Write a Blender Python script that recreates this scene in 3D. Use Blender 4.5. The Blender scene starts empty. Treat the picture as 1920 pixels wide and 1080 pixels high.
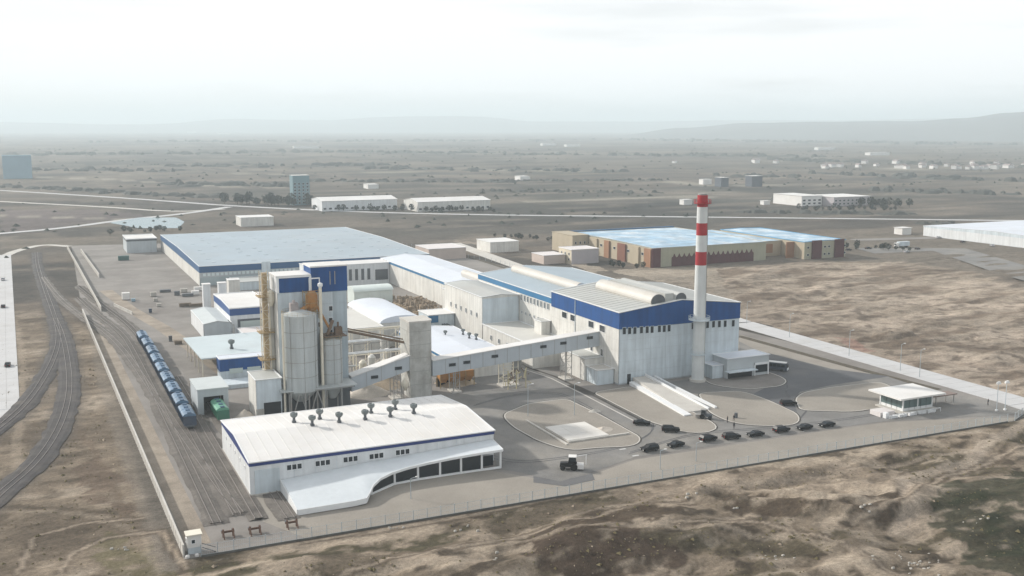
import bpy, math, random
import numpy as np
from mathutils import Vector, Matrix, noise as mnoise
R = math.radians
rnd = random.Random(7)
sc = bpy.context.scene
COL = sc.collection

# ------------------------------------------------------------------ camera
cam_data = bpy.data.cameras.new('camera')
cam = bpy.data.objects.new('camera', cam_data)
COL.objects.link(cam)
cam.location = (0, 0, 80)
cam.rotation_euler = (R(90 - 8.9076), 0, R(-24.7963))
cam_data.sensor_width = 36
cam_data.lens = 36.4875
cam_data.clip_start = 1
cam_data.clip_end = 90000
sc.camera = cam

# ------------------------------------------------------------------ sky and sun
SUN_AZ = (-0.643, 0.766)          # horizontal direction towards the sun (x, y)
SUN_EL = R(28)
w = bpy.data.worlds.new('World'); sc.world = w; w.use_nodes = True
nt = w.node_tree; nt.nodes.clear()
out = nt.nodes.new('ShaderNodeOutputWorld')
bg = nt.nodes.new('ShaderNodeBackground')
sky = nt.nodes.new('ShaderNodeTexSky')
sky.sky_type = 'NISHITA'; sky.sun_disc = False
sky.sun_elevation = SUN_EL
sky.sun_rotation = math.atan2(SUN_AZ[0], SUN_AZ[1])
sky.dust_density = 3.0; sky.air_density = 1.0; sky.altitude = 80
gain = nt.nodes.new('ShaderNodeVectorMath'); gain.operation = 'SCALE'; gain.inputs['Scale'].default_value = 1.0
tc = nt.nodes.new('ShaderNodeTexCoord')
mp = nt.nodes.new('ShaderNodeMapping'); mp.inputs['Scale'].default_value = (0.8, 0.8, 6.5)
mp.inputs['Rotation'].default_value = (0.06, -0.05, 0.4)
cn = nt.nodes.new('ShaderNodeTexNoise'); cn.inputs['Scale'].default_value = 2.1; cn.inputs['Detail'].default_value = 5; cn.inputs['Roughness'].default_value = 0.5
cr = nt.nodes.new('ShaderNodeValToRGB')
cr.color_ramp.elements[0].position = 0.40; cr.color_ramp.elements[0].color = (0.50, 0.50, 0.50, 1)
cr.color_ramp.elements[1].position = 0.58; cr.color_ramp.elements[1].color = (1, 1, 1, 1)
cloud = nt.nodes.new('ShaderNodeRGB'); cloud.outputs[0].default_value = (8.35, 8.42, 8.5, 1)
mx = nt.nodes.new('ShaderNodeMix'); mx.data_type = 'RGBA'
nt.links.new(sky.outputs[0], gain.inputs[0])
nt.links.new(tc.outputs['Generated'], mp.inputs[0]); nt.links.new(mp.outputs[0], cn.inputs['Vector'])
nt.links.new(cn.outputs['Fac'], cr.inputs[0])
nt.links.new(cr.outputs[0], mx.inputs['Factor'])
sx = nt.nodes.new('ShaderNodeSeparateXYZ'); nt.links.new(tc.outputs['Generated'], sx.inputs[0])
hr_ = nt.nodes.new('ShaderNodeMapRange'); hr_.inputs[1].default_value = 0.0; hr_.inputs[2].default_value = 0.30; hr_.inputs[3].default_value = 1.16; hr_.inputs[4].default_value = 0.97
nt.links.new(sx.outputs['Z'], hr_.inputs[0])
cs = nt.nodes.new('ShaderNodeVectorMath'); cs.operation = 'SCALE'; nt.links.new(cloud.outputs[0], cs.inputs[0]); nt.links.new(hr_.outputs[0], cs.inputs['Scale'])
nt.links.new(gain.outputs[0], mx.inputs[6]); nt.links.new(cs.outputs[0], mx.inputs[7])
nt.links.new(mx.outputs[2], bg.inputs[0])
bg.inputs[1].default_value = 0.1
nt.links.new(bg.outputs[0], out.inputs[0])

sun_data = bpy.data.lights.new('sun', 'SUN')
sun_data.energy = 3.7; sun_data.angle = R(2.2); sun_data.color = (1.0, 0.95, 0.88)
sun = bpy.data.objects.new('sun', sun_data); COL.objects.link(sun)
sv = Vector((SUN_AZ[0] * math.cos(SUN_EL), SUN_AZ[1] * math.cos(SUN_EL), math.sin(SUN_EL)))
sun.rotation_euler = sv.to_track_quat('Z', 'Y').to_euler()
sun.location = (0, 0, 300)

sc.view_settings.view_transform = 'Standard'; sc.view_settings.look = 'None'
sc.view_settings.exposure = 0.26; sc.view_settings.gamma = 1.0; sc.view_settings.use_curve_mapping = False
sc.render.engine = 'CYCLES'
sc.cycles.use_denoising = True
sc.cycles.max_bounces = 9; sc.cycles.volume_bounces = 6; sc.cycles.transparent_max_bounces = 8
sc.cycles.diffuse_bounces = 3; sc.cycles.glossy_bounces = 2

# ------------------------------------------------------------------ materials
def lin(c):
    return tuple(((v / 12.92) if v <= 0.04045 else ((v + 0.055) / 1.055) ** 2.4) for v in c)
MATS = {}
def mat(name, col, rough=0.7, var=0.10, scale=0.35, streak=0.0, metal=0.0, fine=0.0, bump=0.0, spec=0.3, dirt=None, dirt_amt=0.0):
    """col is a LINEAR base colour; var = blotchy variation, streak = vertical weather streaks, dirt = stain colour"""
    if name in MATS: return MATS[name]
    m = bpy.data.materials.new(name); m.use_nodes = True
    t = m.node_tree; b = t.nodes['Principled BSDF']
    b.inputs['Roughness'].default_value = rough; b.inputs['Metallic'].default_value = metal
    b.inputs['Specular IOR Level'].default_value = spec
    g = t.nodes.new('ShaderNodeNewGeometry')
    n = t.nodes.new('ShaderNodeTexNoise'); n.inputs['Scale'].default_value = scale; n.inputs['Detail'].default_value = 6; n.inputs['Roughness'].default_value = 0.65
    t.links.new(g.outputs['Position'], n.inputs['Vector'])
    r = t.nodes.new('ShaderNodeMapRange'); r.inputs[1].default_value = 0.3; r.inputs[2].default_value = 0.7
    r.inputs[3].default_value = 1 - var; r.inputs[4].default_value = 1 + var
    t.links.new(n.outputs['Fac'], r.inputs[0])
    val = r.outputs[0]
    def times(a, bsock):
        mm = t.nodes.new('ShaderNodeMath'); mm.operation = 'MULTIPLY'
        t.links.new(a, mm.inputs[0]); t.links.new(bsock, mm.inputs[1]); return mm.outputs[0]
    if fine:
        n2 = t.nodes.new('ShaderNodeTexNoise'); n2.inputs['Scale'].default_value = 3.0; n2.inputs['Detail'].default_value = 3
        t.links.new(g.outputs['Position'], n2.inputs['Vector'])
        r2 = t.nodes.new('ShaderNodeMapRange'); r2.inputs[1].default_value = 0.3; r2.inputs[2].default_value = 0.7
        r2.inputs[3].default_value = 1 - fine; r2.inputs[4].default_value = 1 + fine
        t.links.new(n2.outputs['Fac'], r2.inputs[0]); val = times(val, r2.outputs[0])
    if streak:
        mp_ = t.nodes.new('ShaderNodeMapping'); mp_.inputs['Scale'].default_value = (0.9, 0.9, 0.07)
        t.links.new(g.outputs['Position'], mp_.inputs[0])
        n3 = t.nodes.new('ShaderNodeTexNoise'); n3.inputs['Scale'].default_value = 1.0; n3.inputs['Detail'].default_value = 4
        t.links.new(mp_.outputs[0], n3.inputs['Vector'])
        r3 = t.nodes.new('ShaderNodeMapRange'); r3.inputs[1].default_value = 0.35; r3.inputs[2].default_value = 0.7
        r3.inputs[3].default_value = 1.0; r3.inputs[4].default_value = 1 - streak
        t.links.new(n3.outputs['Fac'], r3.inputs[0]); val = times(val, r3.outputs[0])
    rgb = t.nodes.new('ShaderNodeRGB'); rgb.outputs[0].default_value = (*col, 1)
    src = rgb.outputs[0]
    if dirt:
        n4 = t.nodes.new('ShaderNodeTexNoise'); n4.inputs['Scale'].default_value = scale * 0.6; n4.inputs['Detail'].default_value = 8; n4.inputs['Roughness'].default_value = 0.7
        mo = t.nodes.new('ShaderNodeVectorMath'); mo.operation = 'ADD'; mo.inputs[1].default_value = (37, 11, 5)
        t.links.new(g.outputs['Position'], mo.inputs[0]); t.links.new(mo.outputs[0], n4.inputs['Vector'])
        r4 = t.nodes.new('ShaderNodeMapRange'); r4.inputs[1].default_value = 0.45; r4.inputs[2].default_value = 0.72; r4.inputs[4].default_value = dirt_amt
        t.links.new(n4.outputs['Fac'], r4.inputs[0])
        m4 = t.nodes.new('ShaderNodeMix'); m4.data_type = 'RGBA'
        t.links.new(r4.outputs[0], m4.inputs['Factor']); t.links.new(src, m4.inputs[6]); m4.inputs[7].default_value = (*dirt, 1)
        src = m4.outputs[2]
    sca = t.nodes.new('ShaderNodeVectorMath'); sca.operation = 'SCALE'
    t.links.new(src, sca.inputs[0]); t.links.new(val, sca.inputs['Scale'])
    t.links.new(sca.outputs[0], b.inputs['Base Color'])
    if bump:
        bp = t.nodes.new('ShaderNodeBump'); bp.inputs['Strength'].default_value = bump; bp.inputs['Distance'].default_value = 0.3
        t.links.new(n.outputs['Fac'], bp.inputs['Height']); t.links.new(bp.outputs[0], b.inputs['Normal'])
    MATS[name] = m; return m

WHITE = mat('white_cladding', (0.70, 0.72, 0.73), 0.55, 0.05, 0.12, streak=0.16, fine=0.03, dirt=(0.42, 0.39, 0.34), dirt_amt=0.25)
WHITE2 = mat('cream_lit_cladding', (0.68, 0.67, 0.63), 0.6, 0.06, 0.15, streak=0.2, fine=0.04, dirt=(0.38, 0.33, 0.27), dirt_amt=0.35)  # cream cladding; its warm tone also puts sunlight into some left faces
GREYW = mat('grey_shade_cladding', (0.60, 0.67, 0.71), 0.6, 0.06, 0.15, streak=0.2, dirt=(0.33, 0.32, 0.3), dirt_amt=0.25)  # grey cladding; its cool tone also puts shade into some front faces
BLUE = mat('blue_cladding', (0.004, 0.078, 0.25), 0.45, 0.12, 0.3, streak=0.25, spec=0.3)
NAVY = mat('navy_trim', (0.008, 0.030, 0.16), 0.45, 0.08, 0.3, spec=0.5)
ROOFW = mat('white_roof', (0.70, 0.69, 0.67), 0.55, 0.05, 0.08, fine=0.03, dirt=(0.56, 0.52, 0.46), dirt_amt=0.45)
ROOFG = mat('grey_roof', (0.44, 0.45, 0.43), 0.5, 0.09, 0.05, fine=0.04, dirt=(0.40, 0.37, 0.33), dirt_amt=0.4)
ROOFB = mat('pale_blue_roof', (0.30, 0.37, 0.42), 0.42, 0.10, 0.04, fine=0.04, dirt=(0.36, 0.36, 0.34), dirt_amt=0.3, spec=0.5)
ROOFL = mat('light_blue_white_roof', (0.62, 0.66, 0.72), 0.5, 0.05, 0.08, fine=0.03, dirt=(0.5, 0.49, 0.47), dirt_amt=0.3)
TRIM = mat('white_trim', (0.74, 0.75, 0.75), 0.5, 0.04, 0.4)
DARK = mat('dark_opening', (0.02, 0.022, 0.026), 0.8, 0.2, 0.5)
GLASS = mat('window_glass', (0.018, 0.024, 0.03), 0.2, 0.2, 0.3, spec=0.35)
STEEL = mat('grey_steel', (0.30, 0.30, 0.29), 0.5, 0.15, 0.6, dirt=(0.24, 0.15, 0.08), dirt_amt=0.4)
DSTEEL = mat('dark_steel', (0.10, 0.11, 0.12), 0.5, 0.15, 0.6)
YSTEEL = mat('ochre_steel', (0.36, 0.26, 0.13), 0.6, 0.2, 0.7, dirt=(0.3, 0.22, 0.14), dirt_amt=0.5)
ORANGE = mat('orange_paint', (0.40, 0.19, 0.055), 0.5, 0.15, 0.5, dirt=(0.28, 0.16, 0.08), dirt_amt=0.6)
CREAMP = mat('cream_paint', (0.68, 0.63, 0.52), 0.6, 0.08, 0.4, dirt=(0.42, 0.32, 0.2), dirt_amt=0.3)
CONC = mat('stained_concrete', (0.50, 0.50, 0.47), 0.85, 0.08, 0.15, streak=0.15, fine=0.05, dirt=(0.17, 0.14, 0.11), dirt_amt=0.75)
CONCL = mat('light_concrete', (0.52, 0.50, 0.46), 0.85, 0.08, 0.2, fine=0.06, dirt=(0.36, 0.32, 0.27), dirt_amt=0.4)
CONCR = mat('road_concrete', (0.50, 0.50, 0.50), 0.85, 0.06, 0.1, fine=0.05, dirt=(0.36, 0.34, 0.31), dirt_amt=0.5)
PAVE = mat('beige_paving', (0.285, 0.26, 0.225), 0.9, 0.10, 0.06, fine=0.10, dirt=(0.20, 0.18, 0.155), dirt_amt=0.6)
PAVEG = mat('grey_yard', (0.235, 0.218, 0.20), 0.9, 0.16, 0.05, fine=0.08, dirt=(0.125, 0.11, 0.098), dirt_amt=0.8)
ASPH = mat('asphalt', (0.185, 0.18, 0.172), 0.9, 0.2, 0.09, fine=0.12, dirt=(0.26, 0.24, 0.21), dirt_amt=0.8)
ASPHN = mat('fresh_asphalt', (0.105, 0.107, 0.112), 0.85, 0.16, 0.06, fine=0.1, dirt=(0.19, 0.18, 0.165), dirt_amt=0.6)
BALL = mat('ballast', (0.062, 0.058, 0.058), 0.95, 0.3, 0.25, fine=0.25, dirt=(0.125, 0.11, 0.095), dirt_amt=0.7)
BALLB = mat('brown_ballast', (0.15, 0.135, 0.12), 0.95, 0.25, 0.2, fine=0.25, dirt=(0.075, 0.068, 0.062), dirt_amt=0.9)
RAIL = mat('worn_rail', (0.27, 0.24, 0.22), 0.4, 0.1, 0.8, metal=0.3)
SLEEP = mat('concrete_sleeper', (0.17, 0.155, 0.14), 0.9, 0.2, 0.8)
RED = mat('red_paint', (0.36, 0.022, 0.03), 0.5, 0.12, 0.3, streak=0.12)
CHW = mat('chimney_white', (0.60, 0.62, 0.61), 0.6, 0.06, 0.3, streak=0.10)
TRAINB = mat('wagon_blue', (0.006, 0.025, 0.06), 0.4, 0.25, 0.4, dirt=(0.08, 0.08, 0.08), dirt_amt=0.4, spec=0.5)
TRAINR = mat('wagon_roof', (0.11, 0.20, 0.31), 0.35, 0.25, 0.3, dirt=(0.05, 0.08, 0.12), dirt_amt=1.0, spec=0.6)
GREENW = mat('wagon_green', (0.02, 0.12, 0.07), 0.4, 0.2, 0.4, spec=0.5)
GREENL = mat('wagon_green_roof', (0.13, 0.33, 0.23), 0.4, 0.15, 0.4)
BLACKP = mat('black_car_paint', (0.006, 0.006, 0.007), 0.4, 0.1, 0.5, spec=0.2)
SILVER = mat('silver_car_paint', (0.45, 0.46, 0.48), 0.3, 0.05, 0.5, metal=0.3)
TYRE = mat('tyre', (0.015, 0.015, 0.015), 0.9, 0.1, 1)
LAMP = mat('lamp_glass', (0.7, 0.7, 0.68), 0.2, 0.03, 1, spec=0.6)
TAIL = mat('tail_glass', (0.35, 0.02, 0.02), 0.2, 0.03, 1, spec=0.6)
SAND = mat('sand_heap', (0.46, 0.37, 0.27), 0.95, 0.12, 0.3, fine=0.1, bump=0.4)
SANDP = mat('pale_heap', (0.50, 0.45, 0.39), 0.95, 0.12, 0.3, fine=0.1, bump=0.4)
RUBB = mat('rubble', (0.28, 0.22, 0.16), 0.95, 0.45, 0.5, fine=0.4)
YELW = mat('yellow_render', (0.42, 0.36, 0.265), 0.8, 0.07, 0.1, streak=0.06)
OLIVEW = mat('pale_olive_render', (0.36, 0.35, 0.26), 0.8, 0.07, 0.1, streak=0.08)
BRICK = mat('brick_red_render', (0.20, 0.085, 0.055), 0.8, 0.12, 0.15, streak=0.08)
MAROON = mat('maroon_render', (0.085, 0.022, 0.025), 0.8, 0.12, 0.15, streak=0.08)
TERRA = mat('terracotta_render', (0.30, 0.16, 0.09), 0.8, 0.12, 0.15, streak=0.08)
SKYROOF = mat('sky_blue_roof', (0.26, 0.42, 0.55), 0.45, 0.35, 0.09, fine=0.1, spec=0.5, dirt=(0.72, 0.75, 0.76), dirt_amt=1.0)
AZURE = mat('azure_edge', (0.06, 0.26, 0.44), 0.5, 0.12, 0.05)
FARTREE = mat('far_tree', (0.035, 0.042, 0.03), 0.95, 0.35, 0.4)
BARK = mat('bark', (0.12, 0.09, 0.06), 0.95, 0.1, 1)
HILLM = mat('hill_slope', (0.11, 0.11, 0.105), 0.95, 0.22, 0.0016)
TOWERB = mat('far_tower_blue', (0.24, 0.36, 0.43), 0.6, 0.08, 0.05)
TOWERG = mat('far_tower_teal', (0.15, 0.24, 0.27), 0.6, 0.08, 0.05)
SKIN = mat('skin', (0.35, 0.2, 0.14), 0.7, 0.02, 1)
CLOTHD = mat('dark_cloth', (0.02, 0.022, 0.03), 0.9, 0.1, 1)
HAIR = mat('dark_hair', (0.012, 0.01, 0.008), 0.8, 0.1, 1)
STONE = mat('pale_stone', (0.42, 0.40, 0.36), 0.9, 0.15, 0.8)
mat('gutter_shade_tone', (.06, .055, .048), .8, .5, .25)  # dark tone for drains and for painted kerb shade
POND = mat('pond', (0.16, 0.24, 0.27), 0.25, 0.08, 0.02, spec=0.5)

# ------------------------------------------------------------------ mesh helpers
def wloc(o):
    v = Vector((0, 0, 0))
    while o is not None:
        v += Vector(o.location); o = o.parent
    return v
def link(o, parent=None):
    COL.objects.link(o)
    if parent is not None: o.parent = parent
    return o
class MB:
    """collects faces in WORLD coordinates, links them as one mesh object"""
    def __init__(s): s.v = []; s.f = []; s.mi = []; s.cur = 0; s.smooth = False; s.sm = []
    def add(s, vs, fs):
        o = len(s.v); s.v += [tuple(p) for p in vs]
        for f in fs: s.f.append(tuple(i + o for i in f)); s.mi.append(s.cur); s.sm.append(s.smooth)
        return s
    def box(s, x0, x1, y0, y1, z0, z1):
        return s.add([(x0,y0,z0),(x1,y0,z0),(x1,y1,z0),(x0,y1,z0),(x0,y0,z1),(x1,y0,z1),(x1,y1,z1),(x0,y1,z1)],
                     [(0,3,2,1),(4,5,6,7),(0,1,5,4),(1,2,6,5),(2,3,7,6),(3,0,4,7)])
    def hexa(s, p):   # eight points, bottom four then top four
        return s.add(p, [(0,3,2,1),(4,5,6,7),(0,1,5,4),(1,2,6,5),(2,3,7,6),(3,0,4,7)])
    def prism(s, poly, z0, z1):
        n = len(poly)
        a = sum(poly[i][0]*poly[(i+1)%n][1]-poly[(i+1)%n][0]*poly[i][1] for i in range(n))
        if a < 0: poly = poly[::-1]
        vs = [(x, y, z0) for x, y in poly] + [(x, y, z1) for x, y in poly]
        return s.add(vs, [tuple(range(n))[::-1], tuple(range(n, 2*n))] + [(i, (i+1)%n, n+(i+1)%n, n+i) for i in range(n)])
    def extr(s, prof, ax, a, b):   # closed profile in (u, z); extruded along ax from a to b
        n = len(prof)
        if ax == 'x': vs = [(a, u, z) for u, z in prof] + [(b, u, z) for u, z in prof]
        else: vs = [(u, a, z) for u, z in prof] + [(u, b, z) for u, z in prof]
        return s.add(vs, [tuple(range(n)), tuple(range(n, 2*n))[::-1]] + [(i, n+i, n+(i+1)%n, (i+1)%n) for i in range(n)])
    def tube(s, p, q, r, r2=None, n=8, cap=True):
        p = Vector(p); q = Vector(q); r2 = r if r2 is None else r2
        d = (q - p).normalized(); a = d.orthogonal().normalized(); b = d.cross(a)
        vs = []
        for c, rr in ((p, r), (q, r2)):
            for k in range(n):
                t = 2*math.pi*k/n; vs.append(c + a*math.cos(t)*rr + b*math.sin(t)*rr)
        fs = [(k, (k+1)%n, n+(k+1)%n, n+k) for k in range(n)]
        if cap: fs += [tuple(range(n))[::-1], tuple(range(n, 2*n))]
        return s.add(vs, fs)
    def bar(s, p, q, t=0.15):
        return s.tube(p, q, t*0.7, n=4)
    def lathe(s, c, prof, n=16):
        vs = []
        for r, z in prof:
            for k in range(n):
                t = 2*math.pi*k/n; vs.append((c[0]+r*math.cos(t), c[1]+r*math.sin(t), z))
        fs = []
        for j in range(len(prof)-1):
            for k in range(n): fs.append((j*n+k, j*n+(k+1)%n, (j+1)*n+(k+1)%n, (j+1)*n+k))
        fs.append(tuple(range(n))[::-1]); fs.append(tuple(range((len(prof)-1)*n, len(prof)*n)))
        return s.add(vs, fs)
    def build(s, name, m, parent=None, kind=None):
        off = wloc(parent) if parent is not None else Vector((0, 0, 0))
        me = bpy.data.meshes.new(name)
        me.from_pydata([(x-off.x, y-off.y, z-off.z) for x, y, z in s.v], [], s.f)
        ms = m if isinstance(m, (list, tuple)) else [m]
        for k in ms:
            if k is not None: me.materials.append(k)
        if len(ms) > 1: me.polygons.foreach_set('material_index', s.mi)
        if any(s.sm): me.polygons.foreach_set('use_smooth', s.sm)
        me.update()
        o = bpy.data.objects.new(name, me); link(o, parent)
        if kind: o['kind'] = kind
        return o
def tag(o, label, cat, group=None):
    o['label'] = label; o['category'] = cat
    if group: o['group'] = group
    return o
def thing(name, label, cat, loc=(0,0,0), group=None, rz=0):
    o = bpy.data.objects.new(name, None); o.empty_display_size = 0.5
    o.location = loc; o.rotation_euler = (0, 0, rz)
    link(o); return tag(o, label, cat, group)
def structure(name, mb, m): return mb.build(name, m, None, 'structure')
def copy_tree(o, parent=None):
    c = o.copy(); COL.objects.link(c); c.parent = parent
    for ch in list(o.children): copy_tree(ch, c)
    return c
def again(src, name, parent, delta):   # a repeat sharing mesh data, shifted by delta
    c = bpy.data.objects.new(name, src.data); c.location = Vector(src.location) + Vector(delta)
    return link(c, parent)
def box(name, m, parent, *a): return MB().box(*a).build(name, m, parent)

# windows: frame (part) + pane (sub-part), sharing meshes per size
_WIN = {}
def window(parent, side, x, y, z, w_, h_, fm=None, gm=None):
    """side 'f' = on a wall facing -y, 'l' = facing -x; (x, y, z) = centre on the wall face"""
    fm = fm or TRIM; gm = gm or GLASS
    key = (side, round(w_, 2), round(h_, 2), fm.name, gm.name)
    if key not in _WIN:
        a, b = w_/2, h_/2; t = 0.10
        f = MB(); g = MB()
        def bx(M, u0, u1, z0, z1, d0, d1):
            if side == 'f': M.box(u0, u1, -d1, -d0, z0, z1)
            else: M.box(-d1, -d0, u0, u1, z0, z1)
        bx(f, -a-t, -a, -b-t, b+t, 0, 0.12); bx(f, a, a+t, -b-t, b+t, 0, 0.12)
        bx(f, -a, a, b, b+t, 0, 0.12); bx(f, -a, a, -b-t, -b, 0, 0.16)
        bx(g, -a, a, -b, b, 0.0, 0.06)
        def mk(M, nm, mm):
            me = bpy.data.meshes.new(nm); me.from_pydata(M.v, [], M.f); me.materials.append(mm); return me
        _WIN[key] = (mk(f, 'window', fm), mk(g, 'pane', gm))
    off = wloc(parent)
    o = bpy.data.objects.new('window', _WIN[key][0]); o.location = Vector((x, y, z)) - off; link(o, parent)
    p = bpy.data.objects.new('pane', _WIN[key][1]); link(p, o)
    return o

_PAN = {}
def panels(parent, side, u0, u1, z0, z1, plane, nu, nz, m, gap=0.10, skip=None):
    """cladding panels, each its own object, 6 cm proud of the wall core with open joints"""
    off = wloc(parent); du = (u1-u0)/nu; dz = (z1-z0)/nz
    key = (side, round(du, 3), round(dz, 3), m.name)
    if key not in _PAN:
        M = MB()
        if side == 'f': M.box(gap/2, du-gap/2, -0.06, 0.0, gap/2, dz-gap/2)
        else: M.box(-0.06, 0.0, gap/2, du-gap/2, gap/2, dz-gap/2)
        me = bpy.data.meshes.new('wall_panel'); me.from_pydata(M.v, [], M.f); me.materials.append(m); _PAN[key] = me
    for i in range(nu):
        for j in range(nz):
            if skip and skip(i, j): continue
            o = bpy.data.objects.new('wall_panel', _PAN[key])
            u = u0 + i*du; z = z0 + j*dz
            o.location = (Vector((u, plane, z)) if side == 'f' else Vector((plane, u, z))) - off
            link(o, parent)

def gable(y, y0, y1, h, rise):
    c = (y0+y1)/2; return h + rise*(1-abs(y-c)/((y1-y0)/2))
def hall(name, label, cat, x0, x1, y0, y1, h, rise=0.0, ax='x', wm=None, rm=None, band=0.0, bm=None, pan=None, trim=0.12, over=0.25, group=None, sides='fl', rtrim=None, seams=0):
    """a shed: wall core, cladding panels on the sides in view, fascia bands, roof, roof trim. ax = ridge direction"""
    wm = wm or WHITE; rm = rm or ROOFG; bm = bm or BLUE
    root = thing(name, label, cat, ((x0+x1)/2, (y0+y1)/2, 0), group)
    c = (y0+y1)/2 if ax == 'x' else (x0+x1)/2
    a, b = (y0, y1) if ax == 'x' else (x0, x1)
    e0, e1 = (x0, x1) if ax == 'x' else (y0, y1)
    prof = [(a, 0), (b, 0), (b, h), (c, h+rise), (a, h)] if rise else [(a, 0), (b, 0), (b, h), (a, h)]
    MB().extr(prof, ax, e0, e1).build('wall', GREYW if pan and wm is WHITE else wm, root)
    if pan:
        zt = h - band - 0.05
        if 'f' in sides: panels(root, 'f', x0, x1, 0.15, zt, y0, pan[0], pan[2], wm)
        if 'l' in sides: panels(root, 'l', y0, y1, 0.15, zt, x0, pan[1], pan[2], wm)
    # roof
    t = 0.18; o = over
    if seams:
        M = MB(); k = rise/((b-a)/2); q_ = e0+seams
        while q_ < e1:
            M.extr([(a, h+t), (c, h+rise+t), (b, h+t), (b, h+t+.09), (c, h+rise+t+.09), (a, h+t+.09)], ax, q_-.05, q_+.05); q_ += seams
        s_o = M.build('roof_seams', rm, root); s_o['kind'] = 'stuff'
    if rise:
        k = rise/((b-a)/2)
        rp = [(a-o, h-k*o+0.02), (c, h+rise+0.02), (b+o, h-k*o+0.02), (b+o, h-k*o+t), (c, h+rise+t), (a-o, h-k*o+t)]
    else:
        rp = [(a-o, h+0.02), (b+o, h+0.02), (b+o, h+t), (a-o, h+t)]
    MB().extr(rp, ax, e0-o, e1+o).build('roof', rm, root)
    if band:
        d = 0.14
        def gab(e, s_):
            if rise: p = [(a-d, h-band), (b+d, h-band), (b+d, h), (c, h+rise), (a-d, h)]
            else: p = [(a-d, h-band), (b+d, h-band), (b+d, h), (a-d, h)]
            # lower edge follows the slope a little for gables
            lo, hi = (e-d, e) if s_ < 0 else (e, e+d)
            if rise:
                p = [(a-d, h-band), (c, h-band+rise*0.0), (b+d, h-band), (b+d, h), (c, h+rise), (a-d, h)]
            MB().extr(p, ax, lo, hi).build('fascia', bm, root)
        gab(e0, -1); gab(e1, 1)
        for s_, q in ((-1, a), (1, b)):
            lo, hi = (q-d, q) if s_ < 0 else (q, q+d)
            M = MB()
            if ax == 'x': M.box(e0+0.003, e1-0.003, lo, hi, h-band, h-0.003)
            else: M.box(lo, hi, e0+0.003, e1-0.003, h-band, h-0.003)
            M.build('fascia', bm, root)
    if trim:
        M = MB(); tt = 0.35; q = trim
        for e in (e0-o-0.05, e1+o-tt+0.05):
            if rise:
                k = rise/((b-a)/2)
                M.extr([(a-o, h-k*o+t), (c, h+rise+t), (b+o, h-k*o+t), (b+o, h-k*o+t+q), (c, h+rise+t+q), (a-o, h-k*o+t+q)], ax, e, e+tt)
            else: M.extr([(a-o, h+t), (b+o, h+t), (b+o, h+t+q), (a-o, h+t+q)], ax, e, e+tt)
        k = rise/((b-a)/2) if rise else 0
        for q0 in (a-o-0.02, b+o-tt+0.02):
            zz = h - k*o + t - 0.03
            if ax == 'x': M.box(e0-o+tt, e1+o-tt, q0, q0+tt, zz, zz+q+0.03)
            else: M.box(q0, q0+tt, e0-o+tt, e1+o-tt, zz, zz+q+0.03)
        M.build('roof_trim', rtrim or TRIM, root)
    return root

def sheet(name, poly, z, m, kind='structure'):
    M = MB(); n = len(poly)
    a = sum(poly[i][0]*poly[(i+1)%n][1]-poly[(i+1)%n][0]*poly[i][1] for i in range(n))
    if a < 0: poly = poly[::-1]
    M.add([(x, y, z) for x, y in poly], [tuple(range(n))])
    return M.build(name, m, None, kind)
def smooth_poly(p, it=2):
    d_ = []
    for i in range(len(p)):
        a = p[i]; b = p[(i+1)%len(p)]; L = math.hypot(b[0]-a[0], b[1]-a[1]); n = max(1, int(L/6))
        d_ += [(a[0]+(b[0]-a[0])*k/n, a[1]+(b[1]-a[1])*k/n) for k in range(n)]
    p = d_
    for _ in range(it):
        q = []
        for i in range(len(p)):
            a = p[i]; b = p[(i+1)%len(p)]
            q.append((a[0]*.75+b[0]*.25, a[1]*.75+b[1]*.25)); q.append((a[0]*.25+b[0]*.75, a[1]*.25+b[1]*.75))
        p = q
    return p
def smooth_line(p, it=3):
    for _ in range(it):
        q = [p[0]]
        for i in range(len(p)-1):
            a = p[i]; b = p[i+1]
            q.append((a[0]*.75+b[0]*.25, a[1]*.75+b[1]*.25)); q.append((a[0]*.25+b[0]*.75, a[1]*.25+b[1]*.75))
        q.append(p[-1]); p = q
    return p
def resample(p, step):
    out_ = [p[0]]; acc = 0
    for i in range(len(p)-1):
        a = Vector(p[i]); b = Vector(p[i+1]); L = (b-a).length; d = step - acc
        while d <= L:
            out_.append(tuple(a + (b-a)*(d/L))); d += step
        acc = (acc + L) % step if L else acc
    return out_
def ribbon(name, line, width, z, m, kind='structure', base=None):
    M = MB(); L = []; 
    for i, p in enumerate(line):
        a = Vector(line[max(0, i-1)]); b = Vector(line[min(len(line)-1, i+1)])
        d = (b-a).normalized(); n = Vector((-d.y, d.x)); wv = width if not callable(width) else width(i/(len(line)-1))
        L.append((p[0]+n.x*wv/2, p[1]+n.y*wv/2, z)); L.append((p[0]-n.x*wv/2, p[1]-n.y*wv/2, z))
    M.add(L, [(2*i, 2*i+1, 2*i+3, 2*i+2) for i in range(len(line)-1)])
    return M.build(name, m, None, kind)

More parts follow.
